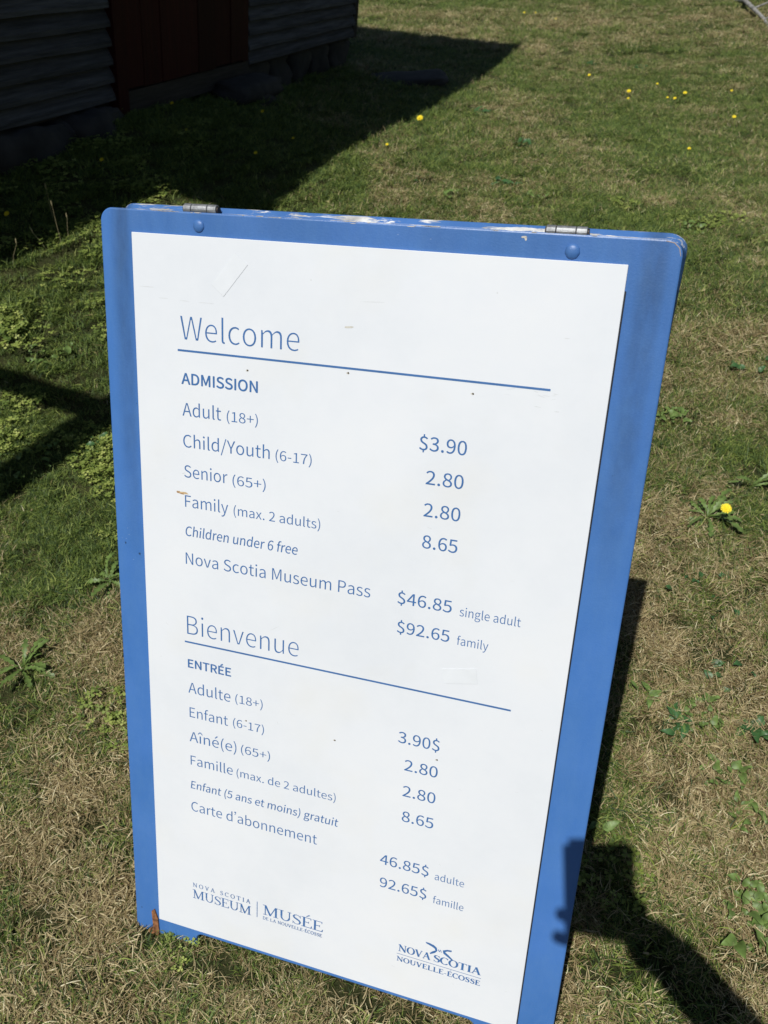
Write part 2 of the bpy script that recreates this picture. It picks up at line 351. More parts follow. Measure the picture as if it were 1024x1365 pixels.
def blue_mat(name, worn):
    m, N, L, P = mat(name); tc = N.new('ShaderNodeTexCoord')
    def nzz(scale, det=6, rough=.6, sx=1, sy=1, dist=0):
        mp = N.new('ShaderNodeMapping'); mp.inputs['Scale'].default_value = (sx, sy, 1); L.new(tc.outputs['Object'], mp.inputs[0])
        n = N.new('ShaderNodeTexNoise'); n.inputs['Scale'].default_value = scale; n.inputs['Detail'].default_value = det; n.inputs['Roughness'].default_value = rough; n.inputs['Distortion'].default_value = dist; L.new(mp.outputs[0], n.inputs['Vector']); return n
    a = nzz(5, 8, .6); r = ramp(N, [(.25, (.046, .155, .42)), (.75, (.070, .195, .53))]); L.new(a.outputs[0], r.inputs[0])
    # pale specks and scuffs
    b = nzz(260, 2, .5); r2 = ramp(N, [(.735, (0, 0, 0)), (.77, (1, 1, 1))]); L.new(b.outputs[0], r2.inputs[0])
    msk = nzz(4, 4); r3 = ramp(N, [(.5, (0, 0, 0)), (.68, (1, 1, 1))]); L.new(msk.outputs[0], r3.inputs[0])
    mu = N.new('ShaderNodeMath'); mu.operation = 'MULTIPLY'; L.new(r2.outputs[0], mu.inputs[0]); L.new(r3.outputs[0], mu.inputs[1])
    mx = N.new('ShaderNodeMix'); mx.data_type = 'RGBA'; L.new(mu.outputs[0], mx.inputs[0]); L.new(r.outputs[0], mx.inputs[6]); mx.inputs[7].default_value = (.42, .52, .68, 1)
    # dark nicks
    d = nzz(70, 3, .5); r4 = ramp(N, [(.74, (0, 0, 0)), (.78, (1, 1, 1))]); L.new(d.outputs[0], r4.inputs[0])
    mx2 = N.new('ShaderNodeMix'); mx2.data_type = 'RGBA'; L.new(r4.outputs[0], mx2.inputs[0]); L.new(mx.outputs[2], mx2.inputs[6]); mx2.inputs[7].default_value = (.02, .05, .12, 1)
    # soft dark reflections painted into the colour high on both side rails
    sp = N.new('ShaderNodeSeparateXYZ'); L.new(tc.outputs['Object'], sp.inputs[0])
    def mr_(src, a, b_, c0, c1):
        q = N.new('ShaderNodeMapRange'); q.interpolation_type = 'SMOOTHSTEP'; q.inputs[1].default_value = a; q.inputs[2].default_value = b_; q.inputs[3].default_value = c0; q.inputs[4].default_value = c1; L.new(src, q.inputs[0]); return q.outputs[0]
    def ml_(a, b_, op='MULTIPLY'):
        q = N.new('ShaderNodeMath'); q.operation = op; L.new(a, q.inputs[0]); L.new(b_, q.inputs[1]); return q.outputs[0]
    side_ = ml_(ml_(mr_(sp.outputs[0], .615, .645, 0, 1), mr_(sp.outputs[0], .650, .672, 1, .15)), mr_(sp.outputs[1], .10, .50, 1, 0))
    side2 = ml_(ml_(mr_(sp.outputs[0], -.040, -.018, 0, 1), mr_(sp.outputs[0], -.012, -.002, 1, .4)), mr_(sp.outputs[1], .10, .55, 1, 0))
    refl_n = nzz(7, 7, .7, 1, .35); refl_m = ml_(ml_(side_, side2, 'MAXIMUM'), mr_(refl_n.outputs[0], .30, .62, .35, 1)); refl_k = N.new('ShaderNodeMath'); refl_k.operation = 'MULTIPLY'; refl_k.inputs[1].default_value = .85; L.new(refl_m, refl_k.inputs[0])
    mx_refl = N.new('ShaderNodeMix'); mx_refl.data_type = 'RGBA'; L.new(refl_k.outputs[0], mx_refl.inputs[0]); L.new(mx2.outputs[2], mx_refl.inputs[6]); mx_refl.inputs[7].default_value = (.035, .075, .17, 1)
    # sun-faded, brush-marked paint
    br_ = nzz(9, 8, .8, 2.5, .8); bm_ = mr_(br_.outputs[0], .35, .7, 0, .20); mxb = N.new('ShaderNodeMix'); mxb.data_type = 'RGBA'; L.new(bm_, mxb.inputs[0]); L.new(mx_refl.outputs[2], mxb.inputs[6]); mxb.inputs[7].default_value = (.12, .26, .50, 1)
    last = mxb.outputs[2]
    if worn:
        e = nzz(60, 6, .7, .16, 1, .4); r5 = ramp(N, [(.525, (0, 0, 0)), (.56, (1, 1, 1))]); L.new(e.outputs[0], r5.inputs[0])
        f = nzz(30, 4); r6 = ramp(N, [(.4, (.75, .76, .75)), (.62, (.34, .33, .31))]); L.new(f.outputs[0], r6.inputs[0])
        mx3 = N.new('ShaderNodeMix'); mx3.data_type = 'RGBA'; L.new(r5.outputs[0], mx3.inputs[0]); L.new(last, mx3.inputs[6]); L.new(r6.outputs[0], mx3.inputs[7]); last = mx3.outputs[2]
    L.new(last, P.inputs['Base Color']); P.inputs['Roughness'].default_value = .38; P.inputs['Specular IOR Level'].default_value = .45
    rr = nzz(9, 5); mr = N.new('ShaderNodeMapRange'); mr.inputs[3].default_value = .30; mr.inputs[4].default_value = .50; L.new(rr.outputs[0], mr.inputs[0]); L.new(mr.outputs[0], P.inputs['Roughness'])
    g = nzz(420, 3, .6); h = nzz(26, 3, .5)
    ad = N.new('ShaderNodeMath'); ad.operation = 'ADD'; L.new(g.outputs[0], ad.inputs[0]); L.new(h.outputs[0], ad.inputs[1])
    bu = N.new('ShaderNodeBump'); bu.inputs['Strength'].default_value = .22; bu.inputs['Distance'].default_value = .0012; L.new(ad.outputs[0], bu.inputs['Height']); L.new(bu.outputs[0], P.inputs['Normal'])
    return m
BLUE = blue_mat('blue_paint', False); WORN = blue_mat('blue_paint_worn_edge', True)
RUSTW = simple('bare_orange_wood', (.24, .10, .04), .85, var=.6, scale=160)

def board_outline(u0, u1, v0, v1, vf, rc, legs):
    pts = []
    def arc(cx, cy, r, a0, a1, n=8):
        for i in range(n+1):
            a = a0+(a1-a0)*i/n; pts.append((cx+r*math.cos(a), cy+r*math.sin(a)))
    arc(u0+rc, v0+rc, rc, PI, 1.5*PI); arc(u1-rc, v0+rc, rc, 1.5*PI, 2*PI)
    arc(u1-.02, vf-.02, .02, 0, .5*PI, 4); pts.append((u1-legs, vf)); arc(u1-legs-.012, v1+.012, .012, 0, -.5*PI, 4)
    arc(u0+legs+.012, v1+.012, .012, -.5*PI, -PI, 4); pts.append((u0+legs, vf)); arc(u0+.012, vf-.012, .012, .5*PI, PI, 4)
    return pts
def board_mesh(name, outline, z0, z1, bev=.0022):
    bm = bmesh.new(); vs = [bm.verts.new((x, y, z0)) for x, y in outline]; f = bm.faces.new(vs)
    r = bmesh.ops.extrude_face_region(bm, geom=[f]); 
    for v in [g_ for g_ in r['geom'] if isinstance(g_, bmesh.types.BMVert)]: v.co.z = z1
    bm.normal_update(); bmesh.ops.recalc_face_normals(bm, faces=bm.faces)
    ed = [e for e in bm.edges if len(e.link_faces) == 2 and e.calc_face_angle() > 1.2 and abs(e.verts[0].co.z-e.verts[1].co.z) < 1e-6]
    bmesh.ops.bevel(bm, geom=ed, offset=bev, segments=2, affect='EDGES', profile=.5)
    return bm
FT = .012
ol = board_outline(-.0475, .6745, -.0285, 1.139, 1.166, .017, .118)
bm = board_mesh('front', ol, .0015, FT)
# chipped lower left corner shows bare wood
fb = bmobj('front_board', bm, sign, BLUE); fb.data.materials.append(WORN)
for p in fb.data.polygons:
    if p.normal.y < -.5: p.material_index = 1
# chipped corner splinter
V = [(-.015, 1.118, 0), (-.0095, 1.112, 0), (-.003, 1.131, 0), (-.0015, 1.160, 0), (-.004, 1.172, 0), (-.012, 1.169, 0), (-.020, 1.168, 0), (-.024, 1.163, 0), (-.013, 1.150, 0)]
n = len(V); V += [(x, y, .0022) for x, y, z in V]; V = [(x, y, z-.0012) for x, y, z in V]
F = [tuple(range(n)), tuple(reversed(range(n, 2*n)))]+[(i, (i+1) % n, (i+1) % n+n, i+n) for i in range(n)]
link('splintered_wood', mesh('splintered_wood', V, F), fb, RUSTW)
# back board, opened 44 degrees about the hinge line
bb = board_mesh('back', board_outline(-.030, .679, 0, 1.163, 1.195, .022, .118), 0, .0125)
ca, sa = math.cos(math.radians(44)), math.sin(math.radians(44))
bmesh.ops.recalc_face_normals(bb, faces=bb.faces)
topfaces = []
for v in bb.verts:
    y, z = v.co.y, v.co.z
    v.co.y = -.0275+ca*y-sa*z; v.co.z = .0128+sa*y+ca*z
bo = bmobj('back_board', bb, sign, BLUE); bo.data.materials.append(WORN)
for p in bo.data.polygons:
    if p.normal.dot(Vector((0, -ca, -sa))) > .45: p.material_index = 1
# spreader cord between the two boards
CORD = simple('cord', (.25, .23, .2), .9)
bm = bmesh.new(); tube(bm, [(-.02, .62, .012), (-.02, .60, .12), (-.02, .555, .40)], .0022, 6); bmobj('spreader_cord', bm, sign, CORD)
bm = bmesh.new(); tube(bm, [(.655, .62, .012), (.655, .60, .12), (.655, .555, .40)], .0022, 6); bmobj('spreader_cord', bm, sign, CORD)

# white panel
def panel_mat():
    m, N, L, P = mat('white_panel'); tc = N.new('ShaderNodeTexCoord')
    def nzz(scale, det=6, rough=.6, sx=1, sy=1):
        mp = N.new('ShaderNodeMapping'); mp.inputs['Scale'].default_value = (sx, sy, 1); L.new(tc.outputs['Object'], mp.inputs[0])
        n = N.new('ShaderNodeTexNoise'); n.inputs['Scale'].default_value = scale; n.inputs['Detail'].default_value = det; n.inputs['Roughness'].default_value = rough; L.new(mp.outputs[0], n.inputs['Vector']); return n
    a = nzz(3.2, 8, .65); r = ramp(N, [(.3, (.70, .73, .77)), (.52, (.75, .775, .81)), (.75, (.785, .80, .82))]); L.new(a.outputs[0], r.inputs[0])
    b = nzz(30, 6, .6, .35, 1.6); r2 = ramp(N, [(.70, (0, 0, 0)), (.80, (1, 1, 1))]); L.new(b.outputs[0], r2.inputs[0])
    mu = N.new('ShaderNodeMath'); mu.operation = 'MULTIPLY'; mu.inputs[1].default_value = .30; L.new(r2.outputs[0], mu.inputs[0])
    mx = N.new('ShaderNodeMix'); mx.data_type = 'RGBA'; L.new(mu.outputs[0], mx.inputs[0]); L.new(r.outputs[0], mx.inputs[6]); mx.inputs[7].default_value = (.45, .43, .38, 1)
    c = nzz(5, 3); r3 = ramp(N, [(.52, (0, 0, 0)), (.78, (1, 1, 1))]); L.new(c.outputs[0], r3.inputs[0]); mu2 = N.new('ShaderNodeMath'); mu2.operation = 'MULTIPLY'; mu2.inputs[1].default_value = .3; L.new(r3.outputs[0], mu2.inputs[0])
    mx2 = N.new('ShaderNodeMix'); mx2.data_type = 'RGBA'; L.new(mu2.outputs[0], mx2.inputs[0]); L.new(mx.outputs[2], mx2.inputs[6]); mx2.inputs[7].default_value = (.72, .70, .62, 1)
    L.new(mx2.outputs[2], P.inputs['Base Color']); P.inputs['Roughness'].default_value = .42; P.inputs['Specular IOR Level'].default_value = .4
    g = nzz(9, 4); h = nzz(90, 3, .5, .3, 1); ad = N.new('ShaderNodeMath'); ad.operation = 'MULTIPLY_ADD'; ad.inputs[1].default_value = .12; L.new(h.outputs[0], ad.inputs[0]); L.new(g.outputs[0], ad.inputs[2])
    bu = N.new('ShaderNodeBump'); bu.inputs['Strength'].default_value = .25; bu.inputs['Distance'].default_value = .0015; L.new(ad.outputs[0], bu.inputs['Height']); L.new(bu.outputs[0], P.inputs['Normal'])
    return m
WHITE = panel_mat()
bm = bmesh.new(); box(bm, (0, 0, -.0016), (.62, 1.129, .0014))
bmesh.ops.bevel(bm, geom=list(bm.edges), offset=.0005, segments=1, affect='EDGES')
panel = bmobj('price_panel', bm, sign, WHITE)
ZP = -.0016
SEAL = simple('dark_joint', (.012, .014, .02), .8)
bm = bmesh.new(); box(bm, (.6202, .028, .0002), (.6218, 1.128, .0013)); bmobj('joint', bm, panel, SEAL)

